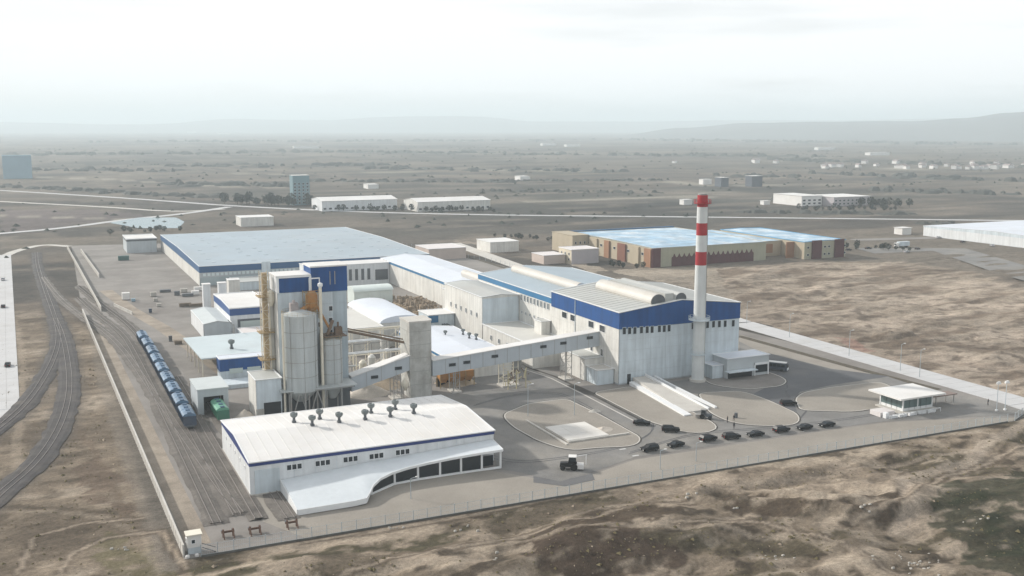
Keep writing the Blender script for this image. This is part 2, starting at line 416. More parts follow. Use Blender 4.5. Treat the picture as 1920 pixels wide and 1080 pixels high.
# ================================================================== GROUND
def vnoise(x, y, seed):
    xi = np.floor(x).astype(np.int64); yi = np.floor(y).astype(np.int64); xf = x-xi; yf = y-yi
    def h(a, b):
        n = (a*374761393 + b*668265263 + seed*974634541) & 0xffffffff
        n = ((n ^ (n >> 13)) * 1274126177) & 0xffffffff
        return ((n ^ (n >> 16)) & 0xffff)/65535.0
    u = xf*xf*(3-2*xf); v = yf*yf*(3-2*yf)
    return (h(xi,yi)*(1-u)+h(xi+1,yi)*u)*(1-v) + (h(xi,yi+1)*(1-u)+h(xi+1,yi+1)*u)*v
def fbm(x, y, seed, oct_=4, gain_=0.5):
    s = 0; a = 1; t = 0
    for k in range(oct_):
        s = s + a*vnoise(x, y, seed+k*17); t += a; a *= gain_; x = x*2.03+3.1; y = y*2.03+1.7
    return s/t
def inpoly(X, Y, poly):
    r = np.zeros(X.shape, bool); n = len(poly)
    for i in range(n):
        x1, y1 = poly[i]; x2, y2 = poly[(i+1) % n]
        if y1 == y2: continue
        c = ((y1 > Y) != (y2 > Y)) & (X < (x2-x1)*(Y-y1)/(y2-y1)+x1)
        r ^= c
    return r
def dline(X, Y, line):
    d = np.full(X.shape, 1e9)
    for i in range(len(line)-1):
        ax_, ay = line[i]; bx_, by = line[i+1]; L = (bx_-ax_)**2+(by-ay)**2 + 1e-9
        t = np.clip(((X-ax_)*(bx_-ax_)+(Y-ay)*(by-ay))/L, 0, 1)
        d = np.minimum(d, np.hypot(X-ax_-t*(bx_-ax_), Y-ay-t*(by-ay)))
    return d
def grow(a, b, s0, g):
    r = []; x = a; s = s0
    while x < b: s *= g; x += s; r.append(min(x, b))
    return r
xs = [-v for v in grow(70, 45000, 1.0, 1.07)][::-1] + list(np.arange(-70, 345, 0.8)) + grow(345, 45000, 1.2, 1.07)
ys = [v for v in np.arange(-300, 60, 30)] + list(np.arange(60, 110, 3)) + list(np.arange(110, 300, 0.8)) + list(np.arange(300, 560, 1.6)) + grow(560, 45000, 2.2, 1.045)
xs = np.array(sorted(set(np.round(xs, 2)))); ys = np.array(sorted(set(np.round(ys, 2))))
GX, GY = np.meshgrid(xs, ys)
YARD = [(19.6, 191.6), (241, 191.6), (264, 196), (262, 260), (249, 345), (245, 560), (210, 720), (20, 760), (12, 730), (16, 470)]
wx = GX + 6*(fbm(GX/9, GY/9, 5)-.5)*2; wy = GY + 6*(fbm(GX/9, GY/9, 55)-.5)*2
# --- relief
yd = np.clip((190.5-GY)/9, 0, 1); xdl = np.clip((14-GX)/10, 0, 1)
outm = np.maximum(yd, xdl*0.35)
outm = np.where((GX < 19.6) & (GY > 200), np.minimum(outm, 0.30), outm)
rs = np.clip((GX-275)/14, 0, 1)*np.clip((478-GY)/20, 0, 1)
outm = np.maximum(outm, rs*0.75)
roadL = np.clip((np.abs(GX+22)-18)/8, 0, 1); outm = np.where(GY > 300, outm*roadL, outm)
TRK = [[(-20.5, 276.8), (-11.7, 300.9), (-4.6, 326.2), (2.0, 371.4), (6.0, 417.3), (5.8, 464.9), (3.0, 551.6), (0.3, 649.1), (0.3, 721.2)], [(-16.0, 227.9), (-10.6, 244.6), (-2.9, 264.2), (3.2, 295.7), (6.8, 334.5), (7.6, 377.5), (7.4, 427.6), (5.4, 471.8)], [(2.5, 601.5), (8.3, 523.0), (15.3, 471.3), (23.0, 426.1)], [(-17.6, 711.5), (-10.5, 321.9), (-11.9, 308.3), (-18.8, 290.2)]]
for tl in TRK:
    outm = outm*np.clip((dline(GX, GY, tl)-5)/8, 0, 1)
near = np.clip((800-GY)/300, 0, 1)*np.clip((700-np.abs(GX-100))/200, 0, 1)
h1 = fbm(GX/34, GY/15, 3, 4) - .5
h2 = fbm(GX/7.0, GY/4.5, 21, 4) - .5
rid = 1-np.abs(fbm(GX/26+4, GY/12, 77, 3)*2-1)
Z = outm*near*(h1*4.2 + h2*1.5 + (rid-.8)*2.2 + (fbm(GX/2.2, GY/1.8, 41, 3)-.5)*.5)
# the cut bank and the spoil heaps in front of the fence
bank = [(129.2, 177.5), (141.8, 166.4), (151.9, 158.4), (164.5, 157.6), (170.5, 162.0)]
db = dline(GX, GY, bank); Z += yd*1.8*np.exp(-((db-2.5)/3.0)**2)
for (bx_, by, br, bh) in [(87.0, 164.3, 7, 2.0), (110.4, 169.5, 9, 1.3), (97.7, 175.3, 8, 1.2), (62.4, 173.0, 7, 1.2), (4.9, 226.3, 10, 1.0), (185.1, 153.5, 12, 1.5), (43.7, 179.0, 6, 1.0)]:
    Z += outm*bh*np.exp(-(((GX-bx_)/1.7)**2+(GY-by)**2)/br**2)
ins = inpoly(GX, GY, YARD); Z = np.where(ins, -0.06, Z)
mound = (295.6, 292.2)
mm_ = ((GX-mound[0])/9.5)**2+((GY-mound[1])/5.5)**2
Z += np.where(mm_ < 1, 2.4*np.clip(1-mm_, 0, 1)**0.5*(0.75+0.5*fbm(GX/1.7, GY/1.7, 9)), 0)
# --- soil colour
def C(*c): return np.array(c)
col = np.zeros(GX.shape+(3,)); base = C(.172, .148, .124)
big = fbm(GX/420, GY/260, 11, 4); big2 = fbm(GX/140, GY/70, 12, 4); mid = fbm(GX/22, GY/10, 13, 5); fin = fbm(GX/5, GY/3, 14, 4)
col[:] = base
def blend(mask, c, k=1.0):
    global col
    mk = np.clip(mask*k, 0, 1)[..., None]; col = col*(1-mk)+c*mk
sst = lambda v, a, b: np.clip((v-a)/(b-a), 0, 1)**2*(3-2*np.clip((v-a)/(b-a), 0, 1))
blend(sst(big, .50, .66), C(.185, .165, .138), .85)
blend(sst(big, .48, .34), C(.075, .078, .070), .85)
blend(sst(big2, .54, .68), C(.062, .060, .056), .85)
blend(sst(big2, .44, .32), C(.17, .152, .13), .7)
# near foreground
fg = np.clip((193-GY)/2, 0, 1)
fgl = np.clip((19-GX)/2, 0, 1)*np.clip((520-GY)/60, 0, 1)*np.clip((GX+120)/60, 0, 1)
fgr = inpoly(wx, wy, [(343.2, 478.4), (409.5, 480.7), (474.2, 461.6), (471.2, 419.3), (445.4, 356.5), (407.6, 279.3), (260.4, 161.2), (249.3, 196.4), (267.6, 349.3), (300.8, 423.3)]).astype(float)
blend(np.maximum(fg, fgl), C(.215, .18, .14))
blend(sst(fbm(GX/60, GY/26, 19, 4), .50, .62)*(GY > 560), C(.105, .098, .088), .6)
blend(sst(fbm(GX/75, GY/30, 23, 4), .55, .66)*(GY > 560), C(.24, .21, .175), .6)
blend(fgr, C(.32, .275, .225))
blend(fgr*sst(mid, .52, .64), C(.17, .135, .105), .85)
blend(fgr*sst(mid, .44, .34), C(.45, .385, .32), .75)
blend(fgr*sst(fin, .56, .68), C(.13, .105, .085), .7)
blend(fg*sst(mid, .50, .62), C(.085, .073, .050), .9)
blend(fg*sst(mid, .45, .34), C(.38, .325, .26), .85)
blend(fg*sst(fin, .56, .70), C(.05, .04, .03), .85)
blend(fg*sst(fin, .42, .32), C(.38, .33, .27), .55)
blend(fgl*sst(mid, .54, .66), C(.125, .103, .080), .8)
blend(fgl*sst(mid, .46, .34), C(.35, .305, .25), .7)
blend(fgl*sst(fin, .60, .72), C(.09, .073, .055), .6)
def patch(poly, c, k, noise_cut=None):
    m_ = inpoly(wx, wy, poly).astype(float)
    if noise_cut is not None: m_ = m_*sst(fin*0.6+mid*0.4, noise_cut-.06, noise_cut+.06)
    blend(m_, C(*c), k)
PX = dict(
 green=[(178.0, 162.4), (196.8, 163.5), (215.9, 163.2), (160.5, 115.2), (152.5, 128.7), (159.1, 142.4), (162.0, 153.7)],
 brown=[(78.9, 170.8), (88.9, 174.8), (101.1, 170.7), (106.6, 157.9), (99.6, 145.7), (76.4, 156.4)],
 pale1=[(110.4, 193.6), (135.0, 192.1), (169.5, 184.6), (181.3, 172.7), (175.6, 157.9), (157.3, 146.2), (153.5, 149.5), (168.2, 161.3), (149.2, 171.9), (130.1, 178.9), (108.5, 176.7)],
 pale2=[(41.3, 185.4), (61.6, 185.9), (91.1, 186.5), (114.3, 186.2), (107.0, 174.2), (85.4, 174.9), (63.2, 175.2), (46.9, 172.4), (33.4, 176.2)],
 dark1=[(129.2, 177.5), (141.8, 166.4), (168.0, 159.6), (159.9, 153.0), (136.8, 160.4), (125.5, 170.5)],
 dark2=[(106.3, 179.4), (119.6, 171.6), (108.1, 165.9), (92.1, 167.5), (83.7, 171.3)],
 olive=[(20.1, 186.1), (50.0, 186.9), (78.1, 184.4), (75.4, 178.1), (45.8, 179.3), (24.1, 175.8)],
 dl=[(3.9, 256.8), (11.5, 266.6), (14.1, 236.2), (13.9, 220.5), (7.1, 228.7)],
 dl2=[(9.3, 214.6), (14.9, 209.0), (18.8, 183.0), (10.0, 184.7), (6.6, 201.4)],
 fieldL=[(-28.7, 1118.6), (63.7, 1054.9), (102.8, 972.2), (51.9, 938.3), (-1.5, 878.8), (-23.5, 866.8)])
patch([(264.9, 681.1), (291.1, 546.2), (290.2, 399.5), (265.6, 344.9), (352.6, 486.3), (311.4, 500.4), (278.1, 496.6), (284.8, 642.5)], (.30, .265, .22), .8); patch(PX['green'], (.040, .046, .030), .85, .40); patch([(264.9, 681.1), (291.1, 546.2), (290.2, 399.5), (265.6, 344.9), (352.6, 486.3), (311.4, 500.4), (278.1, 496.6), (284.8, 642.5)], (.30, .265, .22), .8); patch(PX['green'], (.085, .074, .052), .8, .50); patch([(264.9, 681.1), (291.1, 546.2), (290.2, 399.5), (265.6, 344.9), (352.6, 486.3), (311.4, 500.4), (278.1, 496.6), (284.8, 642.5)], (.30, .265, .22), .8); patch(PX['green'], (.028, .036, .02), .8, .56)
patch(PX['pale1'], (.33, .28, .225), .8); patch(PX['pale1'], (.18, .15, .118), .75, .48)
patch(PX['pale2'], (.29, .245, .195), .65); patch(PX['pale2'], (.12, .10, .075), .8, .48)
patch(PX['brown'], (.070, .052, .040), .9, .42); patch(PX['dark1'], (.075, .058, .043), .9, .42); patch(PX['dark2'], (.075, .058, .043), .9, .40)
patch(PX['olive'], (.072, .066, .042), .9, .44)
patch(PX['dl'], (.13, .10, .078), .75, .40); patch(PX['dl2'], (.12, .11, .065), .75, .44)
patch(PX['fieldL'], (.17, .145, .145), .8)
def trackline(line, wd, c, k, jag=1.0):
    d = dline(GX+jag*(fin-.5)*2, GY+jag*(fin-.5)*2, line); blend(1-sst(d, wd*.5, wd), C(*c), k)
trackline([(243.8, 190.2), (217.1, 181.2), (202.9, 173.6), (187.0, 170.1), (176.0, 169.1), (169.3, 160.8), (163.1, 153.2), (153.4, 148.0)], 2.4, (.37, .32, .265), .75)
trackline([(134.8, 131.8), (132.3, 151.8), (119.7, 160.6), (104.5, 166.1), (83.7, 171.3), (65.1, 174.4), (51.3, 170.4)], 1.2, (.33, .285, .23), .6)
trackline([(50.6, 168.3), (62.8, 174.1), (75.4, 178.1), (93.4, 178.9), (121.7, 182.8), (157.5, 181.7), (205.6, 179.2)], 1.0, (.32, .275, .225), .6)
trackline([(-10.4, 237.4), (-0.2, 230.3), (11.9, 221.4), (18.4, 213.5), (20.0, 184.9)], 1.3, (.09, .073, .056), .7)
trackline([(-10.3, 234.3), (-0.2, 227.6), (10.6, 218.7), (14.9, 209.0), (16.5, 186.5)], 1.0, (.30, .26, .21), .5)
trackline([(21.9, 516.7), (18.5, 355.5), (18.6, 263.3), (19.4, 213.1), (19.7, 190.1)], 4.5, (.20, .185, .165), .55)
trackline([(6.5, 294.2), (9.9, 272.0), (11.9, 244.9), (12.7, 219.4)], 1.1, (.16, .125, .095), .6)
trackline([(262.2, 288.4), (266.4, 268.9), (283.8, 249.9), (298.5, 234.5)], 4.0, (.36, .30, .245), .6)
for (l_, w_) in (([(45.8, 171.8), (58.8, 174.6), (73.3, 173.3), (88.0, 175.2), (99.6, 174.4), (109.3, 178.0), (123.3, 175.0)], .9), ([(136.6, 129.8), (136.1, 147.1), (129.0, 160.9), (111.0, 164.6)], .9), ([(146.7, 152.7), (164.4, 156.0), (183.8, 165.5), (213.5, 173.3), (238.5, 176.3)], .9), ([(42.5, 190.4), (57.2, 189.4), (80.3, 189.8), (113.7, 192.1), (151.0, 193.1), (200.3, 191.4)], .8), ([(-1.0, 192.1), (2.0, 203.5), (9.0, 208.8), (18.8, 207.2), (20.7, 187.0)], .9), ([(-7.0, 197.4), (-4.3, 214.9), (4.5, 218.4), (15.6, 216.4)], .8)):
    trackline(l_, w_, (.10, .08, .062), .8, .5)
    trackline([(a+.9, b+1.5) for a, b in l_], w_, (.10, .08, .062), .7, .5)
    trackline([(a+.4, b+.75) for a, b in l_], w_*.8, (.40, .345, .28), .6, .5)
for tl in TRK[:3]:
    blend(1-sst(dline(GX+3*(fin-.5), GY+3*(fin-.5), tl), 2.2, 6.5), C(.115, .105, .095), .7)
trackline([(-9.3, 471.9), (-6.1, 375.2), (-7.3, 311.9), (-7.5, 253.9)], 1.5, (.36, .31, .25), .4)
pk = inpoly(wx, wy, [(272.9, 300.5), (278.9, 295.5), (271.5, 274.2), (264.6, 273.5)]).astype(float); blend(pk, C(.36, .20, .17), .45)
for l_, wd in (([(-26.9, 1032.2), (24.5, 990.5), (82.0, 941.0)], 8), ([(483.1, 991.7), (605.5, 998.4), (691.4, 978.0)], 20), ([(834.9, 1273.9), (827.4, 1158.8), (988.1, 1112.6)], 16), ([(305.1, 1797.5), (397.9, 1691.7), (747.6, 1757.7), (881.9, 1598.3)], 14), ([(-43.9, 1856.0), (103.9, 1677.8), (231.3, 1407.2), (315.2, 1342.3)], 12), ([(1541.8, 1896.4), (1456.1, 1430.4), (1441.7, 1169.6)], 12)):
    blend(1-sst(dline(GX, GY, l_), wd*.5, wd), C(.36, .34, .29), .8)

nearm = np.clip((620-GY)/80, 0, 1)[..., None]; col = col*(.80+.13*nearm)*C(1.0, .965, .925)
nv = GX.size; co = np.empty((nv, 3)); co[:, 0] = GX.ravel(); co[:, 1] = GY.ravel(); co[:, 2] = Z.ravel()
ny, nx = GX.shape; idx = np.arange(nv).reshape(ny, nx)
q = np.stack([idx[:-1, :-1], idx[:-1, 1:], idx[1:, 1:], idx[1:, :-1]], -1).reshape(-1, 4)
me = bpy.data.meshes.new('ground'); me.vertices.add(nv); me.vertices.foreach_set('co', co.ravel())
me.loops.add(q.size); me.loops.foreach_set('vertex_index', q.ravel()); me.polygons.add(len(q))
me.polygons.foreach_set('loop_start', np.arange(0, q.size, 4)); me.update()
me.polygons.foreach_set('use_smooth', np.ones(len(q), bool))
ca = me.color_attributes.new('soil', 'FLOAT_COLOR', 'POINT')
ca.data.foreach_set('color', np.concatenate([np.clip(col, .02, 1).reshape(-1, 3), np.ones((nv, 1))], 1).ravel())
gm = bpy.data.materials.new('bare_earth'); gm.use_nodes = True; t = gm.node_tree; b = t.nodes['Principled BSDF']
b.inputs['Roughness'].default_value = 0.95; b.inputs['Specular IOR Level'].default_value = 0.1
va = t.nodes.new('ShaderNodeVertexColor'); va.layer_name = 'soil'
ge = t.nodes.new('ShaderNodeNewGeometry'); prev = None
for s_, st, amp in ((0.0045, (1, 1, 1), .2), (0.03, (.6, 1.3, 1), .18), (0.25, (.8, 1.1, 1), .24), (1.3, (.9, 1.1, 1), .24), (4.5, (1, 1, 1), .22)):
    m_ = t.nodes.new('ShaderNodeMapping'); m_.inputs['Scale'].default_value = st
    n_ = t.nodes.new('ShaderNodeTexNoise'); n_.inputs['Scale'].default_value = s_; n_.inputs['Detail'].default_value = 5; n_.inputs['Roughness'].default_value = .6
    t.links.new(ge.outputs['Position'], m_.inputs[0]); t.links.new(m_.outputs[0], n_.inputs['Vector'])
    r_ = t.nodes.new('ShaderNodeMapRange'); r_.inputs[1].default_value = .32; r_.inputs[2].default_value = .68; r_.inputs[3].default_value = 1-amp; r_.inputs[4].default_value = 1+amp
    t.links.new(n_.outputs['Fac'], r_.inputs[0])
    if prev is None: prev = r_.outputs[0]
    else:
        k_ = t.nodes.new('ShaderNodeMath'); k_.operation = 'MULTIPLY'; t.links.new(prev, k_.inputs[0]); t.links.new(r_.outputs[0], k_.inputs[1]); prev = k_.outputs[0]
    last_noise = n_
sc_ = t.nodes.new('ShaderNodeVectorMath'); sc_.operation = 'SCALE'
t.links.new(va.outputs[0], sc_.inputs[0]); t.links.new(prev, sc_.inputs['Scale']); t.links.new(sc_.outputs[0], b.inputs['Base Color'])
bp = t.nodes.new('ShaderNodeBump'); bp.inputs['Strength'].default_value = .6; bp.inputs['Distance'].default_value = .5
t.links.new(last_noise.outputs['Fac'], bp.inputs['Height']); t.links.new(bp.outputs[0], b.inputs['Normal'])
me.materials.append(gm)
g_ = bpy.data.objects.new('ground', me); link(g_); g_['kind'] = 'structure'
def zat(x, y):
    j = min(max(int(np.searchsorted(xs, x)), 0), nx-1); i = min(max(int(np.searchsorted(ys, y)), 0), ny-1)
    return float(Z[i, j])

# hills on the horizon
def hills(name, prof, depth, d0):
    """prof = crest points (x, y, height); ridge with foreslope towards the camera, real depth behind"""
    M = MB(); M.smooth = True; rows = []
    n = 90; P = []
    for k in range(n+1):
        f = k/n*(len(prof)-1); i = min(int(f), len(prof)-2); u = f-i
        a, b_ = prof[i], prof[i+1]; u = u*u*(3-2*u)
        P.append((a[0]+(b_[0]-a[0])*(f-i), a[1]+(b_[1]-a[1])*(f-i), a[2]+(b_[2]-a[2])*u))
    m = 14; vs = []
    for (x, y, h) in P:
        L = math.hypot(x, y); ux, uy = x/L, y/L
        for j in range(m+1):
            s = -1+2*j/m; hh = h*(1-abs(s)**1.4)*(0.76+0.24*float(fbm(np.array(x/900+s*2), np.array(y/900), 31, 4))) - 1.5
            vs.append((x+ux*s*depth, y+uy*s*depth, max(hh, -1.5)))
    fs = [(i*(m+1)+j, (i+1)*(m+1)+j, (i+1)*(m+1)+j+1, i*(m+1)+j+1) for i in range(n) for j in range(m)]
    M.add(vs, fs); return M.build(name, HILLM, None, 'structure')
def far_pt(u, v, dist):
    pass
hills('hills', [(4141, 7077, 2), (4482, 6627, 70), (4743, 6192, 112), (5068, 5664, 125), (5348, 5258, 128), (5499, 4952, 150), (5588, 4698, 182), (5739, 4511, 200), (6268, 3742, 215), (6768, 2736, 190)], 1500, 0)
hills('hills', [(-4811, 14207, 120), (-1523, 14923, 150), (1234, 14447, 110), (2570, 14270, 190), (3603, 14045, 165), (4436, 13805, 215), (5675, 13343, 225), (6348, 13036, 160), (7636, 12326, 150), (9359, 11075, 170), (12177, 7872, 240)], 1800, 0)

# ================================================================== YARD SURFACES
sheet('yard', [(21.4, 192.2), (240.2, 192.2), (263.5, 199), (258, 262), (249, 345), (243, 560), (206, 716), (22, 755), (16.5, 474)], 0.00, PAVEG)
sheet('paving', [(44.5, 192.4), (240, 192.4), (243.6, 194.3), (225.5, 200.9), (207.2, 205.9), (189.1, 206.5), (128.4, 207.1), (113.7, 201.9), (104.3, 199.9), (96.6, 210.6), (92.2, 216.0), (60, 224), (38.5, 224), (38.5, 205)], 0.02, PAVE)
sheet('paving', [(245.4, 319.9), (247.2, 224.8), (239.8, 210.1), (205.3, 207.9), (180.8, 213.6), (188.3, 247.1), (203.2, 278.5)], 0.02, PAVE)
sheet('paving', [(60.1, 609.2), (76.6, 517.6), (67.2, 479.7), (53.5, 522.8), (50.2, 626.0), (43.2, 713.9), (51.5, 716.5)], 0.02, PAVEG)
sheet('asphalt_road', [(109.0, 285.1), (115.3, 284.3), (122.8, 307.3), (124.4, 323.5), (154.0, 333.4), (153.3, 310.2), (148.2, 267.0), (160.3, 268.5), (185.8, 268.7), (197.1, 273.0), (210.6, 273.4), (237.1, 310.5), (232.3, 290.3), (232.2, 265.1), (246.6, 246.1), (244.8, 217.6), (248.5, 217.9), (252.1, 209.6), (259.5, 202.9), (252.1, 196.9), (242.0, 197.4), (226.4, 201.6), (208.0, 206.7), (190.2, 207.7), (129.3, 208.5), (114.4, 203.2), (104.8, 200.8), (98.4, 211.5), (95.0, 214.7), (108.6, 247.0)], 0.04, ASPH)
sheet('asphalt_road', [(226.9, 294.8), (234.0, 289.5), (237.6, 260.9), (247.3, 245.0), (222.7, 244.1), (207.9, 241.5), (200.0, 235.0), (186.8, 216.5), (185.7, 228.8), (189.3, 243.2), (205.3, 252.1), (213.0, 254.6), (215.4, 266.1), (212.9, 274.0)], 0.06, ASPHN)
sheet('asphalt_road', [(114.1, 202.6), (104.8, 200.8), (100.9, 206.6), (99.0, 202.7), (104.4, 197.5), (112.5, 198.4)], 0.06, ASPHN)
def island(name, poly, m, kerb=0.14, sm=2, km=None):
    p = smooth_poly(poly, sm)
    c = (sum(a for a, _ in p)/len(p), sum(b for _, b in p)/len(p))
    k = MB(); n = len(p)
    # kerb ring
    inner = []
    for i in range(n):
        a = Vector(p[i-1]); b_ = Vector(p[i]); d = Vector(p[(i+1) % n])
        tg = (d-a).normalized(); nn = Vector((-tg.y, tg.x))
        if nn.dot(Vector(c)-b_) < 0: nn = -nn
        inner.append((b_.x+nn.x*0.3, b_.y+nn.y*0.3))
    vs = [(x, y, 0) for x, y in p]+[(x, y, kerb) for x, y in p]+[(x, y, kerb) for x, y in inner]+[(x, y, 0) for x, y in inner]
    fs = []
    for i in range(n):
        j = (i+1) % n
        for r in range(3): fs.append((r*n+i, r*n+j, (r+1)*n+j, (r+1)*n+i))
    k.add(vs, fs); k.build('kerb', km or CONCL, None, 'structure')
    sheet(name, inner, kerb-0.03, m)
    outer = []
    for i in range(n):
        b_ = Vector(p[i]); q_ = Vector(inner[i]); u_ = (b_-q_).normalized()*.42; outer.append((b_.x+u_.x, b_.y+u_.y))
    G_ = MB(); G_.add([(x, y, .075) for x, y in p]+[(x, y, .075) for x, y in outer], [(i, (i+1) % n, n+(i+1) % n, n+i) for i in range(n)]); G_.build('gutter_kerb_shade', mat('gutter_shade_tone', (.06, .055, .048), .8, .5, .25), None, 'structure')  # dark ring outside the kerb: drain with the kerb's shade painted in
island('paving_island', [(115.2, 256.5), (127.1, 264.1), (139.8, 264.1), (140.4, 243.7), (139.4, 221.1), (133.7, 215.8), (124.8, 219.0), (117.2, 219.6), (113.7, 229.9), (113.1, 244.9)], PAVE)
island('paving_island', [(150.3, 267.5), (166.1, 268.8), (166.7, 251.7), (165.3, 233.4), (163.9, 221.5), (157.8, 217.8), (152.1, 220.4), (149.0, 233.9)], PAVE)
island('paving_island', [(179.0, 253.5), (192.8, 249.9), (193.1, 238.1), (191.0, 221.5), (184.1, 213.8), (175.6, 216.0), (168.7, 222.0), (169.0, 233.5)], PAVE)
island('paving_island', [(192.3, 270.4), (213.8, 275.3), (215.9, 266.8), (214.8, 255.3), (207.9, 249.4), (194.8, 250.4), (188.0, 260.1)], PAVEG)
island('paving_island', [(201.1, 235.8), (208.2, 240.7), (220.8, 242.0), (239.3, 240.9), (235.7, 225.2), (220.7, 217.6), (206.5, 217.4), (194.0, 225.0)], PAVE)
# road markings
M = MB()
for (u0, v0) in [(128.5, 263.4), (128.8, 255.6), (129.0, 248.2), (129.2, 241.0), (129.5, 234.2), (129.7, 227.7), (129.9, 221.4), (130.0, 215.4), (130.2, 209.6)]: M.box(u0-0.9, u0+0.9, v0-0.3, v0+0.3, 0.05, 0.062)
M.build('road_marking', mat('road_paint', (.55, .55, .53), .8, .15, .5), None, 'structure')
ribbon('bare_soil', [(25.0, 198), (23.7, 260), (22.5, 330), (21.2, 400), (20.2, 450)], 4.6, 0.012, mat('soil_strip', (.30, .255, .205), .95, .22, .12, fine=.2, dirt=(.15, .125, .10), dirt_amt=.8))
ribbon('bare_soil', [(54, 340), (50, 380), (44, 430), (36, 480), (30, 540)], 6.0, 0.012, mat('soil_strip', ()))
for tl_ in ([(129.8, 211.9), (154.0, 219.6), (171.4, 215.2), (194.7, 212.8), (212.1, 213.0)], [(96.9, 227.1), (100.4, 217.4), (110.8, 215.2), (132.5, 216.4), (149.6, 228.1), (151.6, 250.8), (147.6, 269.4)], [(188.5, 218.5), (199.8, 227.3), (200.6, 240.1), (211.5, 250.8), (220.9, 270.3)], [(112.4, 269.0), (127.2, 275.3), (140.3, 272.8), (141.8, 261.9), (139.2, 227.4)]):
    sl_ = smooth_line(tl_)
    for off_ in (-.8, .8):
        ribbon('tyre_marks', [(a+off_*.7, b+off_*.7) for a, b in sl_], .35, .068+off_*.002, mat('rubber_trace', (.105, .105, .108), .9, .4, .2, fine=.3))
ribbon('gutter_kerb_shade', [(146.5, 306.4), (149.3, 290.3), (149.1, 268.7), (147.9, 236.2)], 1.0, .085, mat('gutter_shade_tone', ()))  # drain strip, kerb shade included in its dark colour
ribbon('kerb', [(144.3, 304.8), (147.0, 288.2), (146.7, 266.3), (145.7, 234.3)], .5, .09, CONCL)
ribbon('gutter_kerb_shade', [(148.7, 278.3), (148.9, 271.6), (149.0, 264.6)], 3.0, .088, mat('gutter_shade_tone', ()))  # wide dark strip, drain and painted kerb shade together
# ditch and planting strip, concrete roads
ribbon('verge', [(243.2, 318.7), (244.4, 284.8), (246.1, 250.3), (248.2, 225.8)], 3.2, 0.035, mat('dry_verge', (.085, .072, .052), .95, .4, .5, fine=.4))
def slab_road(label, a, b_, width, n, m, name='concrete_road'):
    root = MB(); a = Vector(a); b_ = Vector(b_); d = (b_-a); L = d.length; d.normalize(); nn = Vector((-d.y, d.x))
    seg = L/n; w2 = width/2
    M0 = MB(); M0.add([(a.x+nn.x*w2, a.y+nn.y*w2, .03), (a.x-nn.x*w2, a.y-nn.y*w2, .03), (b_.x-nn.x*w2, b_.y-nn.y*w2, .03), (b_.x+nn.x*w2, b_.y+nn.y*w2, .03)], [(0, 1, 2, 3)])
    base_o = M0.build(name, PAVEG, None, 'structure')
    M1 = MB(); g_ = 0.06
    for z_, (s0, s1) in (((0.0), (0, 1)),): pass
    ang = math.atan2(d.y, d.x)
    M1.hexa([(g_, -w2, .0), (seg-g_, -w2, .0), (seg-g_, -g_, .0), (g_, -g_, .0), (g_, -w2, .09), (seg-g_, -w2, .09), (seg-g_, -g_, .09), (g_, -g_, .09)])
    sm_ = bpy.data.meshes.new('slab'); sm_.from_pydata(M1.v, [], M1.f); sm_.materials.append(m)
    for i in range(n):
        for s in (0, 1):
            o = bpy.data.objects.new('slab', sm_); p = a + d*(i*seg) + nn*(w2*s)
            o.location = (p.x, p.y, .035); o.rotation_euler = (0, 0, ang); link(o, base_o)
slab_road('', (258.1, 203.6), (260.3, 339.5), 11.5, 26, CONCR)
slab_road('', (260.2, 340.9), (262.8, 365.4), 11.5, 4, CONCR)
ribbon('concrete_road', [(257.8, 203.7), (256.3, 188.4), (251.7, 155.6)], 11.5, .05, CONCR)
slab_road('', (-10.5, 320.7), (-17.7, 717.4), 7.0, 40, CONCR)
ribbon('concrete_road', smooth_line([(-10.5, 321.9), (-11.9, 308.3), (-18.8, 290.2)]), 7.0, .06, CONCR)
ribbon('concrete_road', smooth_line([(-17.6, 711.5), (-11.5, 739.2), (4.6, 772.0), (20.6, 750.7)]), 6.0, .05, CONCL)
ribbon('highway', smooth_line([(-255.1, 1809.9), (-35.4, 1442.7), (50.9, 1303.9), (125.1, 1174.5), (179.7, 1066.8), (267.0, 947.4), (366.7, 862.6), (489.1, 787.7), (607.3, 715.4), (827.3, 574.7)]), 9, .10, CONCR)
ribbon('highway', smooth_line([(-207.8, 1465.7), (-31.0, 1229.2), (66.8, 1103.7), (121.0, 1008.2), (168.0, 1027.7)]), 8, .12, CONCL)
ribbon('access_road', smooth_line([(-88.8, 825.9), (-23.4, 862.5), (21.4, 886.7), (74.1, 950.3), (122.4, 981.8), (177.3, 1052.7)]), 9, .14, CONCR)
ribbon('access_road', [(260.8, 660.7), (252.2, 553.4), (243.7, 440.4)], 10, .05, CONCL)
ribbon('verge', [(242.9, 615.3), (240.7, 521.0), (239.8, 491.9)], 3, .06, mat('dry_verge', (.085, .072, .052)))
ribbon('access_road', [(524.7, 561.0), (583.5, 549.3), (662.0, 533.3)], 12, .06, PAVEG)
ribbon('access_road', [(485.9, 509.4), (540.6, 490.6), (491.0, 393.7), (458.4, 315.0)], 30, .08, ASPH)
sheet('pond', smooth_poly([(57.0, 920.0), (84.0, 963.0), (113.7, 949.3), (115.0, 903.8), (103.3, 848.8), (74.7, 862.0)]), .16, POND)

